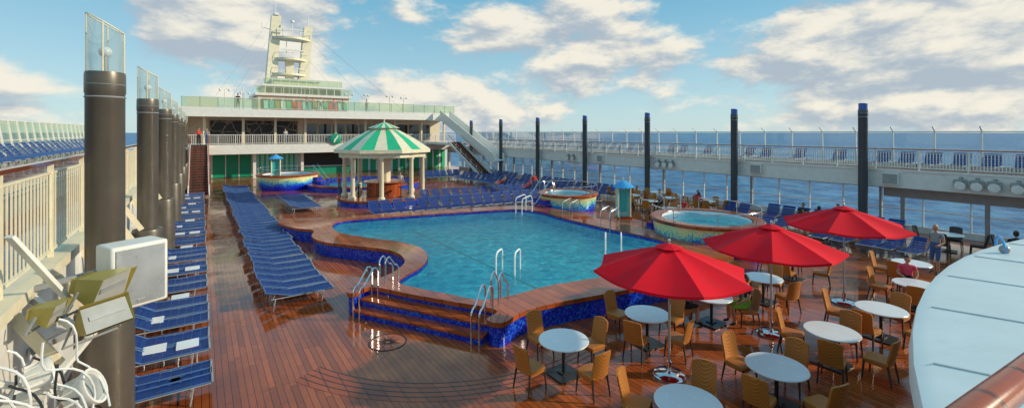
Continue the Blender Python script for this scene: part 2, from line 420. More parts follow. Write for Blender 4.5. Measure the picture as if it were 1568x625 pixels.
for tt in (0.15,3.9):
    P0=A+t*tt
    sg=[]
    for dd in (0,0.22):
        a=P0-n*0.12+t*dd; b=P0+n*0.62+t*dd; sg.append((V2(a),V2(b),0.0,0.4,0.9))
        a=P0+n*0.95+t*dd; b=P0+n*1.55+t*dd; sg.append((V2(a),V2(b),0.6,0.3,0.85))
    rail_obj('pool_step_handrail',sg)
for (x,y,dx,dy) in ((7.9,12.2,.55,.45),(12.7,11.9,.5,.45)):
    rail_obj('pool_ladder_rail',[((x,y),(x+dx,y+dy),0.2,0.2,1.05),((x+.5,y-.35),(x+.5+dx,y-.35+dy),0.2,0.2,1.05)],WRAIL,0.03)
for (x,y) in ((14.9,20.3),(16.1,17.6),(15.9,14.6)):
    rail_obj('pool_exit_handrail',[((x,y),(x+.8,y+.1),0.5,0.6,0.95),((x,y+.6),(x+.8,y+.7),0.5,0.6,0.95)],WRAIL if x<15 else CHROME)

# ------------------------------------------------------------ hot tubs
def hot_tub(x,y,r,h,rails=True):
    m=MB()
    m.lathe((0,0,0),[(r-.28,0.0),(r-.2,.25),(r-.1,h*.55),(r-.04,h-.12)],MOSG,56)
    m.lathe((0,0,0),[(r-.05,h-.14),(r+.06,h-.12),(r+.08,h-.02),(r+.03,h+.03),(r-.38,h+.03),(r-.42,h-.03),(r-.42,h-.2)],COPE,56)
    m.lathe((0,0,0),[(r-.45,h-.02),(r-.46,h-.5)],TABLEW,56)
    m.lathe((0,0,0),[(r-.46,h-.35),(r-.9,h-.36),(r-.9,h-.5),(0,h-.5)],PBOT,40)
    m.lathe((0,0,0),[(r-.46,h-.13),(0,h-.13)],WATER,40)
    for k in range(3):
        z=h*(3-k)/4
        m.b2(-0.7,0.7,-(r-.1)-.32*(k+1),-(r-.5),0.005+0.001*k,z,MOSB); m.b2(-0.72,0.72,-(r-.1)-.32*(k+1)-.02,-(r-.45)-0.002*k,z,z+.04,COPE)
    if rails:
        ring=[(math.cos(a)*(r+.0),math.sin(a)*(r+.0),h+.55) for a in [rad(-40+i*11) for i in range(25)]]
        m.tube(ring,.02,CHROME,6)
        for p in ring[::4]: m.tube([(p[0],p[1],h),(p[0],p[1],h+.55)],.018,CHROME,6)
        for sx in (-.6,.6): 
            m.tube([(sx,-(r-.1)-1.0,0),(sx,-(r-.1)-1.0,.8),(sx,-(r-.1)-.8,.95),(sx,-(r-.2),h+.85),(sx,-(r-.5),h+.7),(sx,-(r-.5),h-.3)],.022,CHROME,8)
    return m.build('hot_tub',loc=(x,y,0))
hot_tub(18.95,11.6,2.35,1.3).rotation_euler[2]=rad(-185)
hot_tub(19.55,21.6,1.9,1.3).rotation_euler[2]=rad(-100)
hot_tub(6.7,46.0,2.6,1.35).rotation_euler[2]=rad(60)
m=MB(); lo=[(17.2,13.2),(18.2,13.6),(19.6,14.2),(20.2,19.0),(19.2,19.9),(17.3,20.5)]
m.wall(lo,0.004,.2,MOSB); m.wall(lo,.2,.36,COPE); m.sheet([lo],.36,COPE); m.build('hot_tub_platform')
m=MB(); Oc=circ(13.0,43.5,5.2); Ic=circ(13.0,43.5,4.6)
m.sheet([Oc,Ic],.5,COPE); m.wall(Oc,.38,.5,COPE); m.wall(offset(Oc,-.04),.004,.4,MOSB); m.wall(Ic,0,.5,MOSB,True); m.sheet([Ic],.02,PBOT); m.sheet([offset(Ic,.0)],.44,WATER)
m.build('plunge_pool')

# ------------------------------------------------------------ gazebo
m=MB(); gx,gy=11.4,33.2
m.lathe((0,0,0),[(3.35,0.004),(3.3,.35)],MOSB,48); m.lathe((0,0,0),[(3.3,.34),(3.42,.35),(3.42,.47),(0,.47)],COPE,48)
nseg=24; rr=[(3.65,3.98),(2.4,4.75),(1.15,5.38)]
def oc(r,an):
    q=(an%(math.pi/4))-math.pi/8; rr_=r*math.cos(math.pi/8)/math.cos(q); return (rr_*math.cos(an),rr_*math.sin(an))
for k in range(nseg):
    a=2*math.pi*k/nseg;b=2*math.pi*(k+1)/nseg; mat=GREEN if k%2 else CREAM
    for (r0,z0),(r1,z1) in zip(rr,rr[1:]):
        m.add([(*oc(r0,a),z0),(*oc(r0,b),z0),(*oc(r1,b),z1),(*oc(r1,a),z1)],[(0,1,2,3)],mat)
    m.add([(*oc(3.66,a),3.74),(*oc(3.66,b),3.74),(*oc(3.66,b),3.98),(*oc(3.66,a),3.98)],[(0,1,2,3)],CREAM)
    m.add([(*oc(1.0,a),5.28),(*oc(1.0,b),5.28),(*oc(1.0,b),5.52),(*oc(1.0,a),5.52)],[(0,1,2,3)],CREAM)
    m.add([(*oc(1.25,a),5.52),(*oc(1.25,b),5.52),(0,0,6.0)],[(0,1,2)],mat)
m.tube([(0,0,5.95),(0,0,6.25)],.04,CREAM,6)
m.lathe((0,0,0),[(3.5,3.74),(0,3.85)],CREAM,8,off=math.pi/8)
m.lathe((0,0,0),[(3.3,3.4),(3.3,3.74)],CREAM,8); m.lathe((0,0,0),[(3.1,3.74),(3.1,3.4),(3.3,3.4)],CREAM,8)
for k in range(8):
    a=k*math.pi/4+math.pi/8; x,y=2.85*math.cos(a),2.85*math.sin(a)
    m.lathe((x,y,0),[(.24,.47),(.24,.62),(.16,.7),(.14,3.2),(.22,3.32),(.22,3.42)],CREAM,12)
m.lathe((0,0,0),[(1.3,.47),(1.3,1.45),(1.55,1.46),(1.55,1.53),(0,1.53)],COPE,24)
m.lathe((0,0,0),[(.5,1.53),(.5,3.1),(.9,3.2),(.9,3.74)],CREAM,8)
for k in range(10):
    a=k*math.pi/5; x,y=1.95*math.cos(a),1.95*math.sin(a)
    m.lathe((x,y,.47),[(.18,0),(.18,.02),(.03,.04),(.03,.68),(.18,.7),(.18,.76),(0,.77)],BLACK,10)
m.build('gazebo',loc=(gx,gy,0))

# ------------------------------------------------------------ shower kiosks
m=MB()
for sx in (-.4,.4):
    for sy in (-.3,.3): m.tube([(sx,sy,0),(sx,sy,2.0)],.045,CREAM,8)
m.b2(-.36,.36,-.05,.05,.15,1.95,AQUA); m.b2(-.4,-.35,-.26,.26,.15,1.95,AQUA); m.b2(.35,.4,-.26,.26,.15,1.95,AQUA)
m.box((0,-.08,1.1),(.4,.05,1.3),TEAL); m.b2(-.5,.5,-.36,.36,0.004,.12,COPE)
nseg=16
for k in range(nseg):
    a=2*math.pi*k/nseg;b=2*math.pi*(k+1)/nseg;c_=(a+b)/2
    m.add([(.72*math.cos(a),.72*math.sin(a),2.02),(.68*math.cos(c_),.68*math.sin(c_),1.93),(.72*math.cos(b),.72*math.sin(b),2.02),(.28*math.cos(b),.28*math.sin(b),2.30),(0,0,2.45),(.28*math.cos(a),.28*math.sin(a),2.30)],[(0,1,2,3,5),(5,3,4)],BLUEC)
m.tube([(0,0,1.9),(0,0,2.6)],.03,CREAM,6)
m.tube([(.3,-.1,1.6),(.3,-.25,1.85),(.3,-.3,1.8)],.015,CHROME,6)
k1=m.build('shower_kiosk',loc=(19.6,17.0,0.362),rotz=rad(-35)); k1.scale=(.85,.85,.88)
inst(k1,(5.4,44.0,1.3),rad(-10)).scale=(.85,.85,.8)

# ------------------------------------------------------------ pillars
def pillar(x,y,r,zt,glass_h,tall):
    m=MB(); zg=zt-glass_h; PM=DARKM if tall else DARKB
    if tall: prof=[(r*1.5,0.004),(r*1.5,2.35),(r*1.42,2.42),(r,2.46),(r,zg-.35)]
    else: prof=[(r*1.25,0.004),(r*1.25,.3),(r,.35),(r,zg-.35)]
    m.lathe((0,0,0),prof+[(r*1.04,zg-.33),(r*1.04,zg-.05),(r*1.0,zg),(0,zg)],PM,32)
    for zz in (zg-.2,zg-.4): m.lathe((0,0,0),[(r*1.01,zz-.015),(r*1.06,zz),(r*1.01,zz+.015)],GREYM,32)
    n=28; vs=[];fs=[]
    rg=r*.93
    for k in range(n):
        a=2*math.pi*k/n; X,Y=rg*math.cos(a),rg*math.sin(a)
        vs+= [(X,Y,zg),(X,Y,zt-(X+rg)/(2*rg)*glass_h*.3)]
    for k in range(n):
        j=(k+1)%n; fs.append((2*k,2*j,2*j+1,2*k+1))
    m.add(vs,fs,GLASSL if tall else CAPB)
    if not tall: m.add([vs[2*k+1] for k in range(n)],[tuple(range(n))],CAPB)
    for k in range(0,n,7 if tall else 28):
        m.tube([vs[2*k],vs[2*k+1]],.012,CREAM,5)
    m.tube([vs[2*k+1] for k in list(range(n))+[0]],.012,CREAM if tall else CAPB,5)
    if tall:
        m.tube([(0,0,zg),(0,0,zg+.25)],.04,GREYM,8); m.sphere((0,0,zg+.33),.09,TABLEW,12,8)
    return m.build('lamp_pillar',loc=(x,y,0))
for i in range(7): pillar(-1.26,9.6+6.95*i,.245,7.08,.92,True)
for i in range(7): pillar(28.9,8.66+6.98*i,.215,6.74,.32,False)
pillar(28.9,1.6,.215,6.74,.32,False)

# ------------------------------------------------------------ right promenade
m=MB()
m.b2(29.35,32.4,-6,58,2.35,3.2,WHITE); m.b2(29.3,29.42,-6,58,3.2,3.3,WHITE)
m.b2(29.43,32.3,-6,57,3.2,3.22,DECK)
m.build('starboard_promenade',False)
def balustrade(name,x,y0,y1,z0,z1,step,bar,mat,post=2.0,topw=.09,topmat=None,barx=None):
    m=MB(); barx=barx or bar
    m.b2(x-topw/2,x+topw/2,y0,y1,z1-.05,z1,topmat or mat); m.b2(x-.02,x+.02,y0,y1,z0+.08,z0+.12,mat); m.b2(x-.02,x+.02,y0,y1,z1-.2,z1-.17,mat)
    y=y0
    while y<y1:
        m.b2(x-barx/2,x+barx/2,y-bar/2,y+bar/2,z0+.12,z1-.2,mat); y+=step
    y=y0+.03
    while y<y1:
        m.b2(x-.03,x+.03,y-.03,y+.03,z0,z1-.05,mat); y+=post
    return m.build(name,False)
balustrade('starboard_balustrade',29.5,-4,50,3.3,4.36,.115,.028,WHITE,1.75,.1,COPE)
m=MB(); y=-4.0
while y<57:
    m.beam((32.25,y,3.2),(32.15,y,5.35),.07,.07,WHITE); m.beam((32.15,y,5.3),(31.75,y,5.5),.05,.05,WHITE); y+=1.75
m.b2(32.1,32.2,-4,57,5.2,5.26,WHITE); m.b2(32.15,32.25,-4,57,4.25,4.31,WHITE); m.b2(32.2,32.3,-4,57,3.2,3.5,WHITE)
m.add([(32.18,-4,3.5),(32.18,57,3.5),(32.14,57,5.2),(32.14,-4,5.2)],[(0,1,2,3)],GLASS)
m.build('starboard_windscreen',False)
m=MB(); X=30.6
m.b2(X-.06,X+.06,-6,57,0,.32,WHITE); m.b2(X-.08,X+.08,-6,57,2.2,2.35,GREYM)
y=-5.6;i=0
while y<56:
    w=.11 if i%4==0 else .05
    m.b2(X-w,X+w,y-w/2,y+w/2,.32,2.2,GREYM if i%4==0 else WHITE); y+=1.745; i+=1
m.b2(X-.03,X+.03,-6,57,1.12,1.17,WHITE)
m.b2(X-.15,X-.115,-6,8.2,1.75,2.33,GREYM)
y=-5.0
while y<8.5: m.b2(X-.17,X-.112,y-.09,y+.09,.0,1.75,GREYM); y+=3.1
m.add([(X,-6,.32),(X,57,.32),(X,57,2.2),(X,-6,2.2)],[(0,1,2,3)],GLASS)
m.build('starboard_window_wall',False)

m=MB()
m.lathe((0,0,0),[(.0,-.16),(.15,-.15),(.19,0),(.2,.04),(.17,.05),(0,.03)],WHITE,16)
for v in range(len(m.v)):
    x_,y_,z_=m.v[v]; m.v[v]=(-z_-.2,y_,x_)
m.box((-.05,0,.25),(.1,.42,.05),GREYM); m.b2(-.15,-.05,-.24,-.2,-.05,.25,GREYM); m.b2(-.15,-.05,.2,.24,-.05,.25,GREYM); m.b2(-.1,.1,-.05,.05,.1,.4,GREYM)
fl=m.build('floodlight',loc=(29.25,5.0,2.7))
for yy in (4.45,3.9,3.2,2.7,20.6,21.2,21.8,31.5,32.2): inst(fl,(29.25,yy,2.7))
m=MB(); m.b2(-.2,0,-.35,.35,-.25,.35,WHITE); m.b2(-.22,-.2,-.3,.3,-.2,.3,GREYM); sb=m.build('junction_box',False,loc=(29.34,7.6,2.75)); inst(sb,(29.34,14.4,2.8)); inst(sb,(29.34,28.0,2.8))

# ------------------------------------------------------------ port side promenade
m=MB()
m.b2(-9.5,-1.72,-6,58,2.35,3.2,WHITE); m.b2(-1.95,-1.66,-6,58,3.2,3.34,CREAM)
m.b2(-3.59,-1.96,-6,57,3.201,3.215,DECK)
m.b2(-4.4,-2.3,-6,58,0,2.35,WHITE)
m.b2(-9.4,-3.6,-6,58,3.21,3.75,GREYM); m.b2(-9.3,-3.7,-6,57,3.75,3.77,DECK)
y=2.0
while y<50:
    m.beam((-1.72,y,3.15),(-1.35,y,2.5),.05,.12,CREAM); m.beam((-2.3,y,1.2),(-1.72,y,2.4),.06,.25,WHITE); y+=1.75
m.build('port_promenade',False)
balustrade('port_balustrade',-1.85,1.0,50,3.34,4.78,.15,.028,CREAM,2.1,.1,COPE,.014)
m=MB(); y=0.0
while y<55:
    m.beam((-8.2,y,3.77),(-8.5,y,5.85),.06,.08,WHITE); y+=1.4
m.b2(-8.56,-8.48,0,55,5.8,5.86,WHITE); m.b2(-8.45,-8.38,0,55,4.75,4.8,WHITE)
m.add([(-8.25,0,3.8),(-8.25,55,3.8),(-8.52,55,5.8),(-8.52,0,5.8)],[(0,1,2,3)],GLASSG)
m.build('port_windscreen',False)
m=MB(); m.tube([(0,0,0),(0,0,.5)],.05,WHITE,8); m.sphere((0,0,.68),.2,WHITE,16,10)
gl=m.build('globe_lamp',loc=(-8.5,8.1,5.6))
for yy in (11.5,15.5,20,26): inst(gl,(-8.5,yy,5.6))

# ------------------------------------------------------------ loungers
def lounger(name,back_deg,frame=GREYFR,edge=EDGEFR):
    m=MB(); W=.315; z=.36; ba=rad(back_deg); bl=.72
    hx=.72
    bx,bz=hx-bl*math.cos(ba),z+bl*math.sin(ba)
    prof=[(bx,bz)]
    for i in range(1,5):
        f=i/5; prof.append((bx+(hx-bx)*f,bz+(z-bz)*f-.02*math.sin(f*math.pi)))
    prof.append((hx,z))
    for i in range(1,8):
        f=i/7; prof.append((hx+(1.9-hx)*f,z-.02*math.sin(f*math.pi)))
    for i in range(len(prof)-1):
        (x0,z0),(x1,z1)=prof[i],prof[i+1]; dx,dz=(x1-x0)*.06,(z1-z0)*.06
        m.add([(x0+dx,-W+.02,z0+dz),(x1-dx,-W+.02,z1-dz),(x1-dx,W-.02,z1-dz),(x0+dx,W-.02,z0+dz)],[(0,1,2,3)],BLUEF)
    for i in range(0,len(prof)-1):
        x,zz=prof[i]; m.box((x,0,zz-.014),(.03,2*W-.06,.012),BLUEFR)
    for sy in (-W,W):
        m.tube([(bx-.01,sy,bz),(hx,sy,z)],.017,edge,6); m.tube([(hx,sy,z),(1.9,sy,z)],.017,edge,6)
        m.tube([(hx-.55,sy*.98,z-.03),(1.88,sy*.98,z-.03)],.014,frame,6)
        for lx in (.28,1.6): m.tube([(lx,sy*.98,z-.03),(lx-.05,sy*1.02,0)],.017,frame,6)
        if back_deg>8: m.tube([(hx-.45*math.cos(ba),sy*.9,z+.45*math.sin(ba)),(hx-.5,sy*.9,z-.03)],.012,frame,5)
    m.tube([(bx,-W,bz),(bx,W,bz)],.019,edge,6); m.tube([(1.9,-W,z),(1.9,W,z)],.022,frame,6)
    m.tube([(.26,-W,.12),(.26,W,.12)],.012,frame,5); m.tube([(1.58,-W,.12),(1.58,W,.12)],.012,frame,5)
    return m
LF=lounger('x',16).build('sun_lounger',loc=(1.5,14.9,0))
y=15.70
while y<47:
    inst(LF,(1.5+random.uniform(-.07,.07),y+random.uniform(-.025,.025),0),rad(random.uniform(-2.5,2.5))); y+=.80
LR=lounger('x',32).build('sun_lounger',loc=(-1.72,10.75,0))
for i in range(6):
    base=9.6+6.95*i
    for k in range(7):
        yy=base+.75+k*.78+(.45 if k>1 else 0)+(.35 if k>3 else 0)
        if yy>base+6.6 or (i==0 and k==0): continue
        inst(LR,(-1.72+random.uniform(-.03,.03),yy,0),rad(random.uniform(-2,2)))
LB=lounger('x',52).build('sun_lounger',loc=(8.8,28.0,0),rotz=rad(-90))
x=9.5
while x<20.5:
    inst(LB,(x,28.0-(x-8.8)*.12,0),rad(-90+random.uniform(-3,3))); x+=.78
x=13.6
while x<22:
    inst(LB,(x,31.6-(x-8.8)*.1,0),rad(-90+random.uniform(-3,3))); x+=.8
for k in range(8): inst(LF,(4.6,31.4+k*.76,0),rad(random.uniform(-1,1)))
for row,(xx,y0,y1) in enumerate(((24.3,25.5,46),(27.8,24,46),(23.6,22.6,25))):
    y=y0
    while y<y1:
        if random.random()<.92: inst(LB,(xx+random.uniform(-.1,.1),y,0),rad(180+random.uniform(-5,5)))
        y+=.8
for (xx,y0,y1) in ((25.2,5.4,9.4),(24.6,10.6,14.5),(28.3,7.0,13.5),(27.5,14,15)):
    y=y0
    while y<y1:
        inst(LB if xx>26 else LR,(xx,y,0),rad(180+random.uniform(-6,6))); y+=.82
y=-1.0
while y<49:
    if random.random()<.75: inst(LB,(31.8,y,3.22),rad(180+random.uniform(-5,5)))
    y+=1.05
y=7.0
while y<48:
    inst(LB,(-7.6,y,3.77),rad(random.uniform(-3,3))); y+=1.1
for k in range(6): inst(LB,(20+k*.8,46,0),rad(-90))

m=MB(); m.box((0,0,.36),(.42,.42,.03),TABLEW)
for sx in (-.17,.17):
    for sy in (-.17,.17): m.tube([(sx,sy,0),(sx,sy,.35)],.015,GREYFR,6)
st=m.build('side_table',loc=(-.85,12.72,0))
for i in range(6):
    b_=9.6+6.95*i
    if i: inst(st,(-.85,b_+3.0,0))
    inst(st,(-.25,b_+3.0,0)); inst(st,(-.5,b_+6.75,0)); inst(st,(-1.0,b_+5.05,0))

# ------------------------------------------------------------ dining furniture
m=MB(); m.lathe((0,0,0),[(0,.715),(.50,.715),(.535,.725),(.54,.74),(.53,.752),(0,.755)],TABLEW,48)
m.lathe((0,0,0),[(.18,.71),(.17,.69),(.04,.68),(.035,.06),(.06,.04)],BLACK,16)
m.box((0,0,.02),(.62,.62,.03),BLACK); m.box((0,0,.045),(.2,.2,.03),BLACK)
TB=m.build('dining_table',loc=(6.4,7.2,0),bevel=0)
def chair(wm):
    m=MB()
    prof=[(.19,-.035),(.225,-.03),(.235,0),(.225,.03),(.19,.04)]
    vs=[];fs=[];K=24
    for r,z in prof:
        for k in range(K):
            a=2*math.pi*k/K; c_,s_=math.cos(a),math.sin(a); e=.3
            vs.append((math.copysign(abs(c_)**e,c_)*r,math.copysign(abs(s_)**e,s_)*r,.43+z))
    for i in range(len(prof)-1):
        for k in range(K): a=i*K+k;b=i*K+(k+1)%K; fs.append((a,b,b+K,a+K))
    fs.append(tuple(range(K-1,-1,-1))); fs.append(tuple((len(prof)-1)*K+k for k in range(K)))
    m.add(vs,fs,wm)
    m.box((0,.2,.385),(.42,.03,.06),wm); m.box((.2,0,.385),(.03,.38,.06),wm); m.box((-.2,0,.385),(.03,.38,.06),wm)
    n=8; vs=[];fs=[]
    rows=7
    for j in range(rows):
        f=j/(rows-1); z=.40+f*.52; yb=-.21-.11*f; w=.225-.015*math.sin(f*math.pi)+(.0 if f<.9 else -.02)
        for i in range(n+1):
            g=i/n*2-1; x=g*w; yy=yb+.05*g*g; zz=z+(.03*(1-g*g) if j==rows-1 else 0)
            vs.append((x,yy,zz))
    o=len(vs)
    vs+= [(x,y_-.035,z) for x,y_,z in vs]
    W=n+1
    for j in range(rows-1):
        for i in range(n):
            a=j*W+i; fs.append((a,a+1,a+1+W,a+W)); fs.append((o+a+W,o+a+W+1,o+a+1,o+a))
    for j in range(rows-1):
        a=j*W; fs.append((a,a+W,o+a+W,o+a)); a=j*W+n; fs.append((a+W,a,o+a,o+a+W))
    for i in range(n):
        a=(rows-1)*W+i; fs.append((a,a+1,o+a+1,o+a))
    m.add(vs,fs,wm)
    for sx in (-.2,.2):
        m.tube([(sx,.2,.41),(sx*1.12,.23,0)],[.024,.016],WICKD,6); m.tube([(sx,-.2,.41),(sx*1.12,-.27,0)],[.024,.016],WICKD,6)
    return m
CH=chair(WICK).build('wicker_chair',loc=(5.5,7.2,0),rotz=rad(-84))
CD=chair(WICKD).build('wicker_chair',loc=(25.6,2.2,0),rotz=rad(-60))
def place_table(x,y,angs=(0,90,180,270),ch=CH,d=.80,jit=14,rot0=0):
    inst(TB,(x,y,0),rad(random.uniform(-8,8)))
    for a in angs:
        an=rad(a+rot0+random.uniform(-jit,jit)); dd=d+random.uniform(-.06,.16)
        inst(ch,(x+math.sin(an)*dd,y-math.cos(an)*dd,0),an+rad(random.uniform(-12,12)))
for an_,dd in ((0,.86),(90,.84),(180,.9)):
    an=rad(an_+random.uniform(-12,12)); inst(CH,(6.4+math.sin(an)*dd,7.2-math.cos(an)*dd,0),an)
for (x,y,angs,r0) in ((9.0,7.05,(0,90,180,270),10),(11.4,6.8,(180,),0),(14.15,6.75,(0,90,180,270),-5),(6.6,4.35,(90,180,270),8),(9.0,4.05,(0,90,180,270),-8),(11.6,4.05,(0,90,180,270),6),(14.1,3.85,(0,90,180,270),0),(17.25,3.9,(0,180,270),5),(17.2,7.2,(0,90,180,270),12),(19.9,4.6,(0,180,270),0)):
    place_table(x,y,angs,rot0=r0)
for (x,y) in ((24.3,2.0),(27.0,2.6),(26.8,5.0),(21.9,1.9)):
    place_table(x,y,(0,90,180,270),CD)
for (x,y) in ((27.2,9.7),(27.0,16.4),(26.2,18.8),(28.0,21.0),(25.2,21.0),(24.0,18.6),(22.6,16.0),(27.6,24)):
    place_table(x,y,(0,90,180,270),CH,rot0=random.uniform(0,90))

# ------------------------------------------------------------ umbrellas
def umbrella(x,y,rot,zt=2.78,R0=1.62):
    e=empty('patio_umbrella'); e.location=(x,y,0); e.rotation_euler[2]=rot
    m=MB(); n=8; ze=zt-.50; sub=6
    rings=[(0.0,zt),(.28,zt-.06),(.8,zt-.22),(1.25,zt-.37),(R0,ze)]
    vs=[];W=n*sub
    for r,z in rings:
        for k in range(W):
            a=2*math.pi*k/W; q=(k%sub)/sub
            sag=math.sin(q*math.pi)
            oct_=math.cos(math.pi/n)/math.cos((q-.5)*2*math.pi/n)
            rr_=r*(oct_-.03*sag*(r/R0)); vs.append((max(rr_,.001)*math.cos(a),max(rr_,.001)*math.sin(a),z-.07*sag*(r/R0)))
    fs=[]
    for i in range(len(rings)-1):
        for k in range(W):
            j=(k+1)%W; fs.append((i*W+k,(i+1)*W+k,(i+1)*W+j,i*W+j))
    o=len(vs)
    for k in range(W):
        p=vs[(len(rings)-1)*W+k]; vs.append((p[0]*1.003,p[1]*1.003,p[2]-.05))
    for k in range(W):
        j=(k+1)%W; fs.append(((len(rings)-1)*W+k,o+k,o+j,(len(rings)-1)*W+j))
    m.add(vs,fs,REDF)
    m.lathe((0,0,0),[(.3,zt-.03),(.15,zt+.02),(0.03,zt+.05)],REDF,8)
    cn=m.build('canopy',parent=e); cn.data.set_sharp_from_angle(angle=rad(9))
    m=MB()
    for k in range(n):
        a=2*math.pi*k/n
        m.tube([(.03*math.cos(a),.03*math.sin(a),zt-.05),(R0*.97*math.cos(a),R0*.97*math.sin(a),ze-.015)],.012,GREYM,5)
        m.tube([(.04*math.cos(a),.04*math.sin(a),zt-.75),(.8*math.cos(a),.8*math.sin(a),zt-.27)],.01,GREYM,5)
    m.lathe((0,0,0),[(.045,zt-.8),(.055,zt-.72),(.045,zt-.68)],BLACK,12)
    m.build('ribs',parent=e)
    m=MB(); m.tube([(0,0,.05),(0,0,zt+.1)],.024,GREYFR,12); m.sphere((0,0,zt+.12),.03,CHROME,10,6); m.build('pole',parent=e)
    m=MB(); m.lathe((0,0,0),[(.33,.0),(.34,.04),(.3,.075),(.08,.09),(.05,.12),(.05,.32),(0.03,.34)],CHROME,32); m.build('base',parent=e)
    return e
umbrella(8.2,5.85,.2); umbrella(12.05,5.55,.45); umbrella(16.1,5.3,.1,2.9,1.66)

# ------------------------------------------------------------ people
def person(name,loc,rotz,pose,top,bottom,hair=HAIRD,bare_arm=True,bare_leg=False,height=1.0,bald=False):
    if pose=='stand':
        J={'pel':((0,0,.93),.125),'sp':((0,.01,1.12),.12),'ch':((0,-.01,1.33),.135),'nb':((0,-.015,1.46),.07),'nk':((0,.01,1.54),.052)}
        sh=(.175,-.015,1.42);el=(.235,-.06,1.14);wr=(.235,.07,.92);hp=(.085,0,.86);kn=(.10,.05,.49);an=(.10,-.04,.09);to=(.12,.12,.035)
        el2=(.235,.0,1.14);wr2=(.2,.2,1.08);kn2=(.10,.10,.50);an2=(.10,.08,.09);to2=(.12,.24,.035)
        head=(0,.03,1.65)
    elif pose=='sit':
        J={'pel':((0,0,.55),.13),'sp':((0,-.03,.74),.12),'ch':((0,-.03,.93),.135),'nb':((0,-.01,1.06),.07),'nk':((0,.02,1.13),.052)}
        sh=(.175,-.02,1.02);el=(.23,.05,.78);wr=(.16,.28,.76);hp=(.09,.05,.53);kn=(.12,.44,.52);an=(.12,.42,.09);to=(.13,.57,.035)
        el2=el;wr2=(.12,.24,.62);kn2=(.14,.42,.52);an2=(.14,.34,.09);to2=(.15,.49,.035)
        head=(0,.05,1.24)
    else:
        J={'pel':((0,0,.47),.12),'sp':((0,-.10,.62),.115),'ch':((0,-.21,.79),.13),'nb':((0,-.28,.92),.07),'nk':((0,-.31,.99),.052)}
        sh=(.175,-.26,.87);el=(.25,-.1,.66);wr=(.2,.12,.62);hp=(.09,.06,.46);kn=(.11,.46,.62);an=(.12,.82,.42);to=(.13,.9,.52)
        el2=el;wr2=(.12,.16,.66);kn2=(.12,.48,.46);an2=(.13,.9,.42);to2=(.14,.97,.52)
        head=(0,-.30,1.10)
    names=list(J); pos=[J[k][0] for k in names]; rr_=[J[k][1] for k in names]
    E=[(0,1),(1,2),(2,3),(3,4)]; seg=['bot','top','top','skin']
    def addv(p,r): pos.append(p); rr_.append(r); return len(pos)-1
    hands=[]
    for sgn,e_,w_ in ((1,el,wr),(-1,el2,wr2)):
        a=addv((sh[0]*sgn,sh[1],sh[2]),.058); b=addv((e_[0]*sgn,e_[1],e_[2]),.042); c=addv((w_[0]*sgn,w_[1],w_[2]),.028)
        mid=tuple((Vector(pos[a])*.5+Vector(pos[b])*.5)); md=addv(mid,.05)
        E+=[(2,a),(a,md),(md,b),(b,c)]; seg+=['top','top','arm','arm']
        hands.append((Vector(pos[b]),Vector(pos[c]),sgn))
    for sgn,k_,a_,t_ in ((1,kn,an,to),(-1,kn2,an2,to2)):
        a=addv((hp[0]*sgn,hp[1],hp[2]),.095); b=addv((k_[0]*sgn,k_[1],k_[2]),.062); c=addv((a_[0]*sgn,a_[1],a_[2]),.042); d=addv((t_[0]*sgn,t_[1],t_[2]),.034)
        E+=[(0,a),(a,b),(b,c),(c,d)]; seg+=['bot','bot','leg','shoe']
    me=bpy.data.meshes.new('skel'); me.from_pydata(pos,E,[]); 
    ob=bpy.data.objects.new('skel',me); scene.collection.objects.link(ob)
    md=ob.modifiers.new('s','SKIN'); sv=me.skin_vertices[0].data
    for i,r in enumerate(rr_): sv[i].radius=((r*1.15 if i in(0,1,2) else r),(r*.85 if i in (0,1,2) else r)); 
    sv[0].use_root=True
    ss=ob.modifiers.new('ss','SUBSURF'); ss.levels=2; ss.render_levels=2
    dg=bpy.context.evaluated_depsgraph_get(); dg.update()
    bm_=bpy.data.meshes.new_from_object(ob.evaluated_get(dg))
    bpy.data.objects.remove(ob)
    m=MB()
    cols={'top':top,'bot':bottom,'skin':SKIN,'arm':SKIN if bare_arm else top,'leg':SKIN if bare_leg else bottom,'shoe':SKIN if pose=='recline' else BLACK}
    vs=[v.co.copy() for v in bm_.vertices]
    buckets={}
    for p in bm_.polygons:
        c=p.center; best=9;bi=0
        for i,(a,b) in enumerate(E):
            A_=Vector(pos[a]);B_=Vector(pos[b]);d=B_-A_; tt=max(0,min(1,(c-A_).dot(d)/d.length_squared)); q=(c-(A_+d*tt)).length-(rr_[a]*(1-tt)+rr_[b]*tt)
            if q<best: best=q;bi=i
        buckets.setdefault(seg[bi],[]).append(tuple(p.vertices))
    m.v=[tuple(v) for v in vs]
    for k,fs in buckets.items():
        i=m.mi(cols[k])
        for f in fs: m.f.append(f); m.m.append(i)
    for e_,w_,sgn in hands:
        d=(w_-e_).normalized(); side=Vector((sgn,0,0)); side=(side-d*side.dot(d)).normalized(); up=d.cross(side)
        m.tube([w_-d*.01,w_+d*.04,w_+d*.09],[.026,.036,.03],SKIN,8)
        for q,(o_,ln) in enumerate(((-.028,.06),(-.010,.075),(.010,.07),(.028,.055))):
            b0=w_+d*.085+up*o_*.9; m.tube([b0,b0+d*ln*.5-side*.005,b0+d*ln*.9-side*.022],[.009,.008,.006],SKIN,6)
        b0=w_+d*.035-up*.028; m.tube([b0,b0+d*.03-up*.025,b0+d*.06-up*.03],[.011,.009,.007],SKIN,6)
    hx,hy,hz=head
    m.sphere(head,.1,SKIN,16,12,(.76,.92,1.18))
    m.sphere((hx,hy+.03,hz-.06),.055,SKIN,10,8,(.85,1,.9))
    m.add([(hx-.013,hy+.085,hz-.025),(hx+.013,hy+.085,hz-.025),(hx,hy+.118,hz-.022),(hx,hy+.088,hz+.02)],[(0,1,2),(1,3,2),(3,0,2)],SKIN)
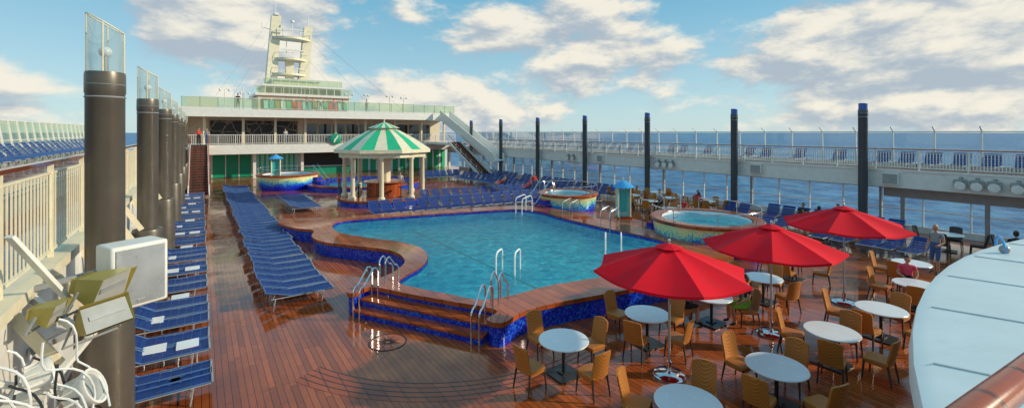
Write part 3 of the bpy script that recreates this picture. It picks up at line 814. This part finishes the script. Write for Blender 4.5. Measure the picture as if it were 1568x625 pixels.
    for sx in (-1,1):
        m.sphere((hx+sx*.03,hy+.083,hz+.008),.010,EYE,8,6); m.sphere((hx+sx*.077,hy,hz-.01),.026,SKIN,8,6,(.35,.7,1))
    m.box((hx,hy+.089,hz-.052),(.04,.008,.008),C_PINK)
    if not bald:
        n0=len(m.v); m.sphere((hx,hy-.014,hz+.018),.106,hair,16,10,(.80,.92,1.12))
        for i in range(n0,len(m.v)):
            x_,y_,z_=m.v[i]
            if y_>hy+.02 and z_<hz+.045: m.v[i]=(x_,y_-.05,max(z_,hz+.02))
    else:
        m.sphere((hx,hy-.03,hz-.02),.094,hair,14,8,(.84,.78,.75))
    o=m.build(name,loc=loc,rotz=rotz); o.scale=(height,)*3
    return o
person('standing_man',(22.2,4.45,0),rad(75),'stand',C_GREY,C_JEAN,HAIRG,True,True,bald=True,height=1.03)
def seated(name,x,y,rz,top,bot,hair=HAIRD):
    person(name,(x,y,0),rad(rz),'sit',top,bot,hair,True,True); inst(CH,(x,y-.0,0),rad(rz))
seated('seated_woman',18.15,4.3,110,C_PINK,C_BLK)
seated('seated_man',12.1,6.2,48,C_BLK,C_GRN)
seated('seated_man',10.65,7.25,-115,C_RED,C_BLK)
seated('seated_woman',19.5,8.5,150,C_WHT,C_JEAN,HAIRB)
seated('seated_man',26.4,9.8,-90,C_RED,C_JEAN); seated('seated_woman',28.05,9.5,90,C_BLK,C_JEAN)
seated('seated_woman',26.2,16.5,-80,C_RED,C_BLK); seated('seated_man',27.2,17.2,150,C_RED,C_JEAN)
seated('seated_man',25.4,18.9,-90,C_WHT,C_JEAN); seated('seated_woman',24.8,18.4,90,C_GREY,C_BLK,HAIRB)
seated('seated_man',23.4,15.7,90,C_RED,C_JEAN); seated('seated_woman',26.0,2.9,-80,C_BLK,C_BLK)
for (x,y,tp,bt,hr) in ((24.3,27.9,SKIN,C_JEAN,HAIRD),(24.3,31.1,C_PINK,C_PINK,HAIRB),(24.3,35.1,SKIN,C_RED,HAIRD),(28.3,11.1,C_BLK,C_BLK,HAIRD),(28.3,8.64,C_RED,C_JEAN,HAIRB)):
    person('sunbather',(x-.80,y,0),rad(90),'recline',tp,bt,hr,True,True)
person('standing_man',(23.1,29.7,0),rad(160),'stand',C_RED,C_JEAN,HAIRD)
person('standing_woman',(-.2,55,3.87),rad(190),'stand',C_RED,C_BLK,HAIRD)
person('standing_man',(.5,56,3.87),rad(160),'stand',C_GREY,C_JEAN,HAIRD)
person('standing_man',(3.4,58.6,7.82),rad(180),'stand',C_BLK,C_BLK,HAIRD)
for x,t_ in ((10.7,C_GREY),(11.5,C_RED),(12.3,C_WHT),(14.0,C_RED),(15.1,C_BLK),(18.2,C_WHT)): person('standing_woman',(x,59.3+random.random(),7.82),rad(random.uniform(120,240)),'stand',t_,C_JEAN,HAIRD)
for x,y,z,t_ in ((9.3,38.0,0,C_RED),(14.2,37.2,0,C_WHT),(21.5,58.4,3.87,C_BLK),(8.2,58.6,3.87,C_WHT)): person('standing_man',(x,y,z),rad(random.uniform(90,270)),'stand',t_,C_JEAN,HAIRD)

# ------------------------------------------------------------ superstructure
m=MB()
m.b2(-1.6,30.4,60.5,61,0,2.8,WHITE)
m.b2(1.0,4.9,60.3,60.48,.05,2.6,GREEND)
for x in (1.0,2.3,3.6,4.9): m.b2(x-.04,x+.04,60.24,60.3,.05,2.6,WHITE)
for i in range(9): m.b2(1.05,4.85,60.26,60.3,.25+i*.27,.29+i*.27,GREEN)
m.b2(5.1,9.8,60.2,60.48,.05,2.6,AQUA)
for i in range(9): m.b2(5.1+i*.52,5.3+i*.52,60.15,60.2,.05,2.6,GREEN)
m.b2(10.5,15.6,60.3,60.48,.7,2.6,RUBBER); m.b2(10.3,15.8,59.6,60.2,0.0,.95,GREEND); m.b2(10.2,15.9,59.5,60.25,.95,1.02,WHITE)
for i in range(26):
    x=16.4+i*.52; m.b2(x,x+.26,60.2,60.48,.05,2.6,GREEN if i%2 else TABLEW); m.b2(x+.26,x+.52,60.25,60.48,.05,2.6,GREEN)
for x in (0.6,5.0,10.0,16.1,21,26,29.7): m.b2(x-.15,x+.15,58.3,58.6,0,2.8,WHITE)
def bow(x): return 57.6-1.6*(1-((x-14.3)/16.2)**2)*0.6
xs=[-1.9+i*(32.4/24) for i in range(25)]
def slab(z0,z1,yf,yb,mat,topmat=None):
    lo=[(x,yf(x)) for x in xs]+[(xs[-1],yb),(xs[0],yb)]
    m.wall(lo,z0,z1,mat); m.sheet([lo],z1,topmat or mat); m.sheet([lo],z0,mat)
slab(2.8,3.85,bow,66,WHITE,DECK)
m.b2(-1.6,30.4,63,63.4,3.86,6.9,CREAM)
m.b2(.8,10.2,62.8,62.98,4.0,6.6,CHALK)
x=11.0
while x<29:
    m.b2(x,x+1.5,62.85,62.98,4.0,6.3,WINDOW); x+=1.8
for x in (0.3,4.0,7.3,10.6,14.2,18,22,26,29.6): m.b2(x-.13,x+.13,59.8,60.06,3.86,6.9,CREAM)
bow2=lambda x:57.9-.6*(1-((x-14.3)/16.2)**2)
slab(6.9,7.8,bow2,82,WHITE,DECK)
m.b2(-1.7,-1.4,58,66,3.86,7.0,WHITE)
m.build('superstructure',False)
def bow_rail(name,f,z0,z1,mat,glass=None,bars=True,x0=-1.7,x1=30.3):
    m=MB(); n=60
    P=[(x0+(x1-x0)*i/n,f(x0+(x1-x0)*i/n)+.12) for i in range(n+1)]
    for a,b in zip(P,P[1:]):
        m.beam((*a,z1-.03),(*b,z1-.03),.09,.06,mat); m.beam((*a,z0+.1),(*b,z0+.1),.04,.05,mat)
        if bars:
            for q in range(3):
                t_=q/3; x=a[0]+(b[0]-a[0])*t_; y=a[1]+(b[1]-a[1])*t_; m.b2(x-.02,x+.02,y-.02,y+.02,z0+.1,z1-.05,mat)
        if glass: m.add([(*a,z0+.12),(*b,z0+.12),(*b,z1-.06),(*a,z1-.06)],[(0,1,2,3)],glass)
    for p in P[::3]: m.b2(p[0]-.04,p[0]+.04,p[1]+.02,p[1]+.1,z0,z1-.06,mat)
    return m.build(name,False)
bow_rail('balcony_railing',bow,3.85,4.95,WHITE)
bow_rail('terrace_glass_railing',bow2,7.8,9.05,WHITE,GLASSG,False)
# round ship emblem on the balcony railing
m=MB(); m.lathe((0,0,0),[(0,.06),(.62,.06),(.68,.03),(.68,0),(.5,-.02)],GREEND,28)
m.v=[(x,-z-.0,y) for x,y,z in m.v]
m.box((0,-.08,0),(.16,.04,.9),CREAM,Matrix.Rotation(rad(30),3,'Y')); m.box((0,-.085,.05),(.5,.04,.14),AQUA,Matrix.Rotation(rad(-25),3,'Y'))
m.build('balcony_emblem',loc=(13.4,56.45,4.4))
m=MB()
cols=[AQUA,C_RED,TABLEW,TEAL,C_PINK,GREEN,YEL]
for i in range(16):
    x=6.5+i*.62; m.box((x,61.5,8.5),(.5,.06,1.2),cols[(i*3)%7],Matrix.Rotation(rad(-18),3,'X')); m.box((x,61.1,8.1),(.5,.6,.06),cols[(i*3)%7])
m.build('terrace_chairs',False)
m=MB()
m.b2(6.8,19.6,74,84,7.82,10.6,CREAM); m.b2(6.4,20.0,73.6,84.4,10.6,10.95,WHITE)
x=7.2
while x<18.8: m.b2(x,x+1.2,73.9,73.98,8.6,10.2,WINDOW); x+=1.5
m.b2(7.8,18.8,76,84,10.95,12.2,CREAM); m.b2(7.5,19.1,75.6,84.2,12.2,12.45,WHITE)
x=8.0
while x<18.4: m.b2(x,x+.9,75.9,75.98,11.2,11.95,WINDOW); x+=1.1
m.b2(10.2,17.4,86,99,7.82,14.2,CREAM); m.b2(9.8,17.8,85.6,99.4,14.2,14.4,WHITE)
m.b2(-1.6,1.6,66,82,7.82,9.6,WHITE)
m.build('upper_deckhouse',False)
m=MB()
for (y,x0,x1,z0,z1) in ((73.8,6.5,19.9,10.95,12.0),(75.8,7.6,19.0,12.45,13.4)):
    x=x0
    while x<=x1: m.b2(x-.03,x+.03,y-.03,y+.03,z0,z1,WHITE); x+=1.2
    m.b2(x0,x1,y-.04,y+.04,z1,z1+.06,WHITE); m.add([(x0,y,z0),(x1,y,z0),(x1,y,z1),(x0,y,z1)],[(0,1,2,3)],GLASSG)
m.build('deckhouse_railing',False)
m=MB()
def tbox(x0,x1,w0,w1,d0,d1,z0,z1,y,mat):
    vs=[];
    for (cx,w,d,z) in ((x0,w0,d0,z0),(x1,w1,d1,z1)):
        vs+=[(cx-w/2,y-d/2,z),(cx+w/2,y-d/2,z),(cx+w/2,y+d/2,z),(cx-w/2,y+d/2,z)]
    m.add(vs,[(3,2,1,0),(4,5,6,7),(0,1,5,4),(1,2,6,5),(2,3,7,6),(3,0,4,7)],mat)
tbox(10.7,11.7,1.9,1.6,2.6,1.5,13.0,27.3,95,CREAM); tbox(16.2,17.3,1.8,1.5,2.6,1.5,13.0,25.9,95,CREAM)
m.b2(11.3,12.1,94,96,27.3,27.8,WHITE)
for (z,w,cx_) in ((16.0,6.2,13.8),(18.9,5.6,14.1),(22.9,6.6,14.3)):
    lo=[(cx_-w/2,96),(cx_-w/2,94),(cx_-w/4,92.6),(cx_,92.2),(cx_+w/4,92.6),(cx_+w/2,94),(cx_+w/2,96)]
    m.sheet([lo],z+.35,CREAM); m.sheet([lo],z,CREAM); m.wall(lo,z,z+.35,CREAM)
    pts=[(p[0],p[1],z+1.3) for p in lo]; m.tube(pts,.05,WHITE,5)
    for p in lo: m.tube([(p[0],p[1],z+.3),(p[0],p[1],z+1.3)],.04,WHITE,5)
m.b2(13.3,14.7,94.3,95.6,14.4,18.9,CREAM)
m.b2(12.4,16.4,93.8,94.0,20.8,21.05,WHITE); m.b2(12.4,16.0,92.9,93.1,24.6,24.8,WHITE)
for (x,y,z0,z1) in ((11.6,95,27.8,30.0),(17.3,95,25.9,28.0),(14.2,93,23.2,26.2),(12.6,93.4,23,25.2),(15.6,93.4,23,24.8),(13.4,94.5,19.2,22.8)):
    m.tube([(x,y,z0),(x,y,z1)],.07,WHITE,6)
m.lathe((14.2,93,26.0),[(0,.0),(.35,.0),(.35,.35),(0,.5)],WHITE,12)
for sx in (-1,1):
    m.tube([(14.3+sx*3,95,24.5),(14.3+sx*5,95,24.9)],.06,WHITE,5); m.tube([(14.3+sx*5,95,24.6),(14.3+sx*5,95,25.8)],.05,WHITE,5)
m.build('radar_mast')
m=MB()
for (a,b) in (((11,95,27),(1,70,9)),((17,95,25.5),(27,70,9)),((11,95,24),(3.5,76,10)),((17,95,24),(24,78,10)),((17,95,20),(22,84,10)),((11,95,20),(6,84,10))): m.tube([a,b],.02,GREYM,4)
m.build('mast_rigging')
m=MB(); m.tube([(0,0,0),(0,0,2.9)],.06,WHITE,8); m.tube([(-.5,0,2.75),(-.25,0,3.0),(.25,0,3.0),(.5,0,2.75)],.035,WHITE,6); m.sphere((-.5,0,2.85),.17,WHITE,10,8); m.sphere((.5,0,2.85),.17,WHITE,10,8); m.tube([(0,0,2.9),(0,0,3.3)],.02,WHITE,6)
lp=m.build('deck_lamp_post',loc=(17.5,66,7.8))
for x,y in ((20,66),(23.5,66),(26.5,68),(5,72),(2.5,68)): inst(lp,(x,y,7.8),random.random())
for (x,y,h) in ((4.2,80,5.5),(5.3,80,4.6),(21,84,6),(19.5,80,5),(23,80,4)):
    m=MB(); m.tube([(0,0,0),(0,0,h)],[.09,.03],WHITE,6); m.tube([(-.5,0,h*.8),(.5,0,h*.8)],.03,WHITE,5); m.build('whip_antenna',loc=(x,y,7.8))

# ------------------------------------------------------------ stairs
def staircase(name,x0,x1,ya,yb,z0,z1,side=True):
    m=MB(); n=int((z1-z0)/.19)
    for i in range(n):
        z=z0+(i+1)*(z1-z0)/n; y=ya+(yb-ya)*i/n; d=(yb-ya)/n
        m.b2(x0,x1,y,y+d*1.1,z-.05,z,COPE); m.b2(x0+.01,x1-.01,y+d,y+d+.02,z-.0,z+(z1-z0)/n-.05,RUBBER)
    for x in (x0-.05,x1+.05):
        m.add([(x-.04,ya-.2,z0),(x+.04,ya-.2,z0),(x+.04,yb,z1),(x-.04,yb,z1),(x-.04,ya-.2,z0+.35),(x+.04,ya-.2,z0+.35),(x+.04,yb,z1+.3),(x-.04,yb,z1+.3)],[(3,2,1,0),(4,5,6,7),(0,1,5,4),(1,2,6,5),(2,3,7,6),(3,0,4,7)],WHITE)
        m.tube([(x,ya-.2,z0+1.0),(x,yb,z1+1.0)],.03,COPE,6); m.tube([(x,ya-.2,z0+.65),(x,yb,z1+.65)],.015,WHITE,6)
        for i in range(0,n+1,3):
            y=ya-.2+(yb-ya+.2)*i/n; z=z0+(z1-z0)*i/n; m.tube([(x,y,z),(x,y,z+1.0)],.02,WHITE,6)
    return m.build(name,False)
staircase('staircase',-.8,.5,43.5,51,0,3.85)
staircase('staircase',25.6,27.2,42.5,50.5,0,3.85)
m=MB(); m.b2(-1.6,.7,51,58,3.6,3.85,WHITE); m.b2(25.4,29.3,50.5,58,3.6,3.85,WHITE); m.build('stair_landing',False)
m=MB()
for x in (27.6,29.0):
    m.add([(x-.05,43,1.6),(x+.05,43,1.6),(x+.05,57,6.9),(x-.05,57,6.9),(x-.05,43,2.7),(x+.05,43,2.7),(x+.05,57,8.3),(x-.05,57,8.3)],[(3,2,1,0),(4,5,6,7),(0,1,5,4),(1,2,6,5),(2,3,7,6),(3,0,4,7)],WHITE)
m.add([(27.66,43,1.9),(28.94,43,1.9),(28.94,57,7.2),(27.66,57,7.2)],[(0,1,2,3)],WHITE)
m.build('upper_stair_flight',False)

# ------------------------------------------------------------ near-right white canopy roof
m=MB(); cx,cy,R0=9.2,-14.3,16.0; n=120
prof=[(R0,2.98),(R0+.03,3.04),(R0-.0,3.2),(R0-.12,3.24),(R0-3,3.38),(R0-7,3.55),(1,3.85)]
m.lathe((cx,cy,0),prof,SHELL,n); m.lathe((cx,cy,0),[(R0-.1,2.5),(R0-.1,3.0),(R0,2.98)],SHELL,n)
for k in range(n//2):
    a=2*math.pi*(k+.5)/(n//2)*1.0
    pts=[(cx+r*math.cos(a),cy+r*math.sin(a),z+.004) for r,z in prof[3:]]
    for p,q in zip(pts,pts[1:]): m.beam(p,q,.022,.012,SEAM)
m.build('bar_canopy_roof')
m=MB(); m.tube([(3.9,.10,4.3),(2.5,.26,4.3),(1.3,.40,4.3)],.05,COPE,14)
for (x,y) in ((3.2,0.18),(1.6,.365)): m.tube([(x,y,3.2),(x,y,4.28)],.025,WHITE,8)
m.build('foreground_handrail')
m=MB(); m.tube([(0,0,0),(0,0,.08),(.12,0,.16),(.4,0,.2),(.62,0,.12),(.62,0,.0)],.02,BLUEC,8); m.sphere((.05,0,.05),.07,GREYM,12,8); m.build('roof_hose_fitting',loc=(10.6,1.3,3.26),rotz=.3)

# ------------------------------------------------------------ near-left equipment
m=MB(); m.b2(-.32,.32,-.22,.22,-.42,.42,WHITE); ob=m.build('deck_loudspeaker',loc=(-.76,7.9,3.30),rotz=rad(28),bevel=.03)
m=MB(); m.b2(-.27,.27,-.235,-.224,-.37,.37,GREYFR); m.b2(-.05,.05,-.242,-.236,-.35,-.31,GREYM)
g=m.build('grille',False); g.parent=ob
m=MB(); m.beam((0,.15,-.45),(-.9,.3,-.75),.08,.08,GREYM); m.beam((0,.15,.1),(-.9,.3,.0),.06,.06,GREYM); g=m.build('bracket',False); g.parent=ob
def flood_box(x,y,z,rz,tilt,mat,s=1.0):
    e=empty('halogen_floodlight'); e.location=(x,y,z); e.rotation_euler=(0,0,rz)
    m=MB()
    vs=[(-.15,.12,-.10),(.15,.12,-.10),(.15,.12,.08),(-.15,.12,.08),(-.25,-.14,-.17),(.25,-.14,-.17),(.25,-.20,.16),(-.25,-.20,.16)]
    m.add([(a*s,b*s,c_*s) for a,b,c_ in vs],[(0,1,2,3),(0,4,5,1),(1,5,6,2),(2,6,7,3),(3,7,4,0)],mat)
    m.add([(-.24*s,-.13*s,-.15*s),(.24*s,-.13*s,-.15*s),(.23*s,-.15*s,.13*s),(-.23*s,-.15*s,.13*s)],[(0,1,2,3)],LENS)
    m.box((0,-.145*s,-.0),(.36*s,.02*s,.05*s),GREYM)
    for i in range(6): m.box(((-.125+.05*i)*s,.15*s,-.01*s),(.012*s,.07*s,.16*s),mat)
    o=m.build('housing',False,parent=e); o.rotation_euler=(tilt,0,0)
    m=MB(); m.tube([(-.27*s,0,0),(-.28*s,.12*s,-.24*s),(.28*s,.12*s,-.24*s),(.27*s,0,0)],.015,GREYM,6); m.build('yoke',parent=e)
    return e
flood_box(-1.02,7.3,3.36,rad(62),rad(12),YEL,1.1)
flood_box(-.98,7.05,3.02,rad(40),rad(-30),YEL,1.0)
flood_box(-1.40,7.0,3.22,rad(75),rad(10),YEL,.7)
def round_flood(x,y,z,rx,rz,s=1):
    m=MB(); m.lathe((0,0,0),[(0,-.2),(.1,-.2),(.16,-.12),(.19,0),(.22,.05),(.22,.09),(.19,.09),(.18,.06),(0,.05)],WHITE,20)
    m.lathe((0,0,0),[(.17,.065),(0,.07)],LENS,20)
    for k in range(10):
        a=k*math.pi/5; m.box((.15*math.cos(a),.15*math.sin(a),-.09),(.08,.012,.14),WHITE,Matrix.Rotation(a,3,'Z'))
    m.tube([(-.24,0,0),(-.26,0,-.25),(.26,0,-.25),(.24,0,0)],.016,WHITE,6)
    o=m.build('round_floodlight',loc=(x,y,z)); o.rotation_euler=(rx,0,rz); o.scale=(s,s,s)
    return o
round_flood(-1.0,6.5,2.45,rad(65),rad(80),.9); round_flood(-1.15,6.0,2.2,rad(100),rad(60),.85); round_flood(-1.3,6.4,2.75,rad(80),rad(100),.75); round_flood(-1.0,6.1,1.9,rad(70),rad(95),.8); round_flood(-1.5,5.7,2.5,rad(60),rad(60),.75)
m=MB()
for q in range(20):
    x=-1.5+random.uniform(-.25,.35); y=5.6+random.uniform(0,1.2); z=2.95+random.uniform(-.3,.3); pts=[]
    ph=random.uniform(0,6)
    for k in range(14): 
        pts.append((x+k*.03+.06*math.sin(ph+k*.6),y+k*.03*math.sin(ph*2+k*.25)+.05*math.cos(ph+k*.5),z-k*.07+.05*math.sin(k*.8+ph)))
    m.tube(pts,.011,CABLE if q%5 else BLACK,6)
m.beam((-1.7,5.2,2.2),(-1.1,7.6,2.7),.06,.06,WHITE); m.beam((-1.9,6.4,2.9),(-.9,6.6,2.3),.05,.05,WHITE); m.beam((-1.75,7.9,3.2),(-1.2,7.2,2.9),.06,.08,WHITE); m.beam((-1.66,6.9,4.1),(-1.3,7.4,3.2),.09,.04,WHITE)
m.b2(-1.62,-1.3,6.3,6.9,2.1,2.5,WHITE); m.b2(-1.6,-1.35,5.3,5.7,2.3,2.7,GREYM)
m.build('cable_bundle')

# ------------------------------------------------------------ camera
cam=bpy.data.cameras.new('camera'); co=bpy.data.objects.new('camera',cam); scene.collection.objects.link(co); scene.camera=co
co.location=(0,0,5.2); co.rotation_euler=(rad(90),0,rad(-35))
cam.sensor_width=36; cam.lens=36*680/1568; cam.shift_y=-109.5/1568; cam.clip_start=.05; cam.clip_end=90000

# ------------------------------------------------------------ light
SE=rad(23); sd=Vector((.80,-.60,0)).normalized()
to_sun=Vector((sd.x*math.cos(SE),sd.y*math.cos(SE),math.sin(SE)))
sl=bpy.data.lights.new('sun','SUN'); sl.energy=3.9; sl.angle=rad(1.2); sl.color=(1,.85,.62)
so=bpy.data.objects.new('sun',sl); scene.collection.objects.link(so); so.rotation_euler=to_sun.to_track_quat('Z','Y').to_euler()
w=bpy.data.worlds.new('World'); scene.world=w; w.use_nodes=True; nt=w.node_tree; nt.nodes.clear()
w.cycles.sampling_method='MANUAL'; w.cycles.sample_map_resolution=512
out=N(nt,'ShaderNodeOutputWorld')
sky=N(nt,'ShaderNodeTexSky',sky_type='NISHITA'); sky.sun_disc=False; sky.sun_elevation=SE; sky.sun_rotation=math.atan2(sd.x,sd.y); sky.air_density=1.0; sky.dust_density=.4; sky.ozone_density=2.0
tc=N(nt,'ShaderNodeTexCoord')
def squash(src,off=(0,0,0),k=2.3):
    mp=N(nt,'ShaderNodeMapping'); mp.inputs['Scale'].default_value=(1,1,k); mp.inputs['Location'].default_value=off
    L(nt,src,mp.inputs[0]); return mp.outputs[0]
v0=squash(tc.outputs['Generated'])
v1=squash(tc.outputs['Generated'],(to_sun.x*.02,to_sun.y*.02,.055))
base=None
for (c,r,s_) in (((.074,.979,.20),.30,.21),((.12,.96,.10),.26,.11),((.664,.713,.19),.36,.15),((.93,.33,.13),.44,.16),((.98,.161,.19),.42,.15),((.80,.55,.06),.34,.12),((-.35,.9,.08),.40,.12),((.45,.88,.07),.28,.09),((.97,.22,.04),.3,.07)):
    dn=N(nt,'ShaderNodeVectorMath',operation='DISTANCE'); L(nt,v0,dn.inputs[0]); dn.inputs[1].default_value=(c[0],c[1],c[2]*2.3)
    k=maprange(nt,dn.outputs['Value'],0,r,s_,0,True)
    base=k if base is None else math_n(nt,'ADD',base,k)
def dens(v):
    a=N(nt,'ShaderNodeTexNoise',i_Scale=3.3,i_Detail=7.0,i_Roughness=.60,i_Distortion=.1); L(nt,v,a.inputs['Vector'])
    vo=N(nt,'ShaderNodeTexVoronoi',feature='F1',i_Scale=9.0); L(nt,v,vo.inputs['Vector'])
    d=math_n(nt,'ADD',a.outputs[0],math_n(nt,'MULTIPLY',math_n(nt,'SUBTRACT',.42,vo.outputs[0]),.15))
    return math_n(nt,'ADD',d,base)
d0=dens(v0); d1=dens(v1)
mask=maprange(nt,d0,.49,.62,0,.95,True)
sh=math_n(nt,'SUBTRACT',d0,d1)
lit=maprange(nt,sh,-.09,.09,0,1,True)
ccol=mixc(nt,lit,(.46,.54,.62),(1.0,.94,.80))
sp=N(nt,'ShaderNodeSeparateXYZ'); L(nt,tc.outputs['Generated'],sp.inputs[0])
grad=mixc(nt,maprange(nt,sp.outputs[2],0.0,0.30),(.58,.81,.87),(.16,.52,.74))
b1=N(nt,'ShaderNodeBackground',i_Strength=.12); L(nt,sky.outputs[0],b1.inputs[0])
b3=N(nt,'ShaderNodeBackground',i_Strength=.95); L(nt,grad,b3.inputs[0])
m0=N(nt,'ShaderNodeMixShader'); m0.inputs[0].default_value=.75; L(nt,b1.outputs[0],m0.inputs[1]); L(nt,b3.outputs[0],m0.inputs[2])
b2_=N(nt,'ShaderNodeBackground',i_Strength=.93); L(nt,ccol,b2_.inputs[0])
mx=N(nt,'ShaderNodeMixShader'); L(nt,mask,mx.inputs[0]); L(nt,m0.outputs[0],mx.inputs[1]); L(nt,b2_.outputs[0],mx.inputs[2]); L(nt,mx.outputs[0],out.inputs[0])
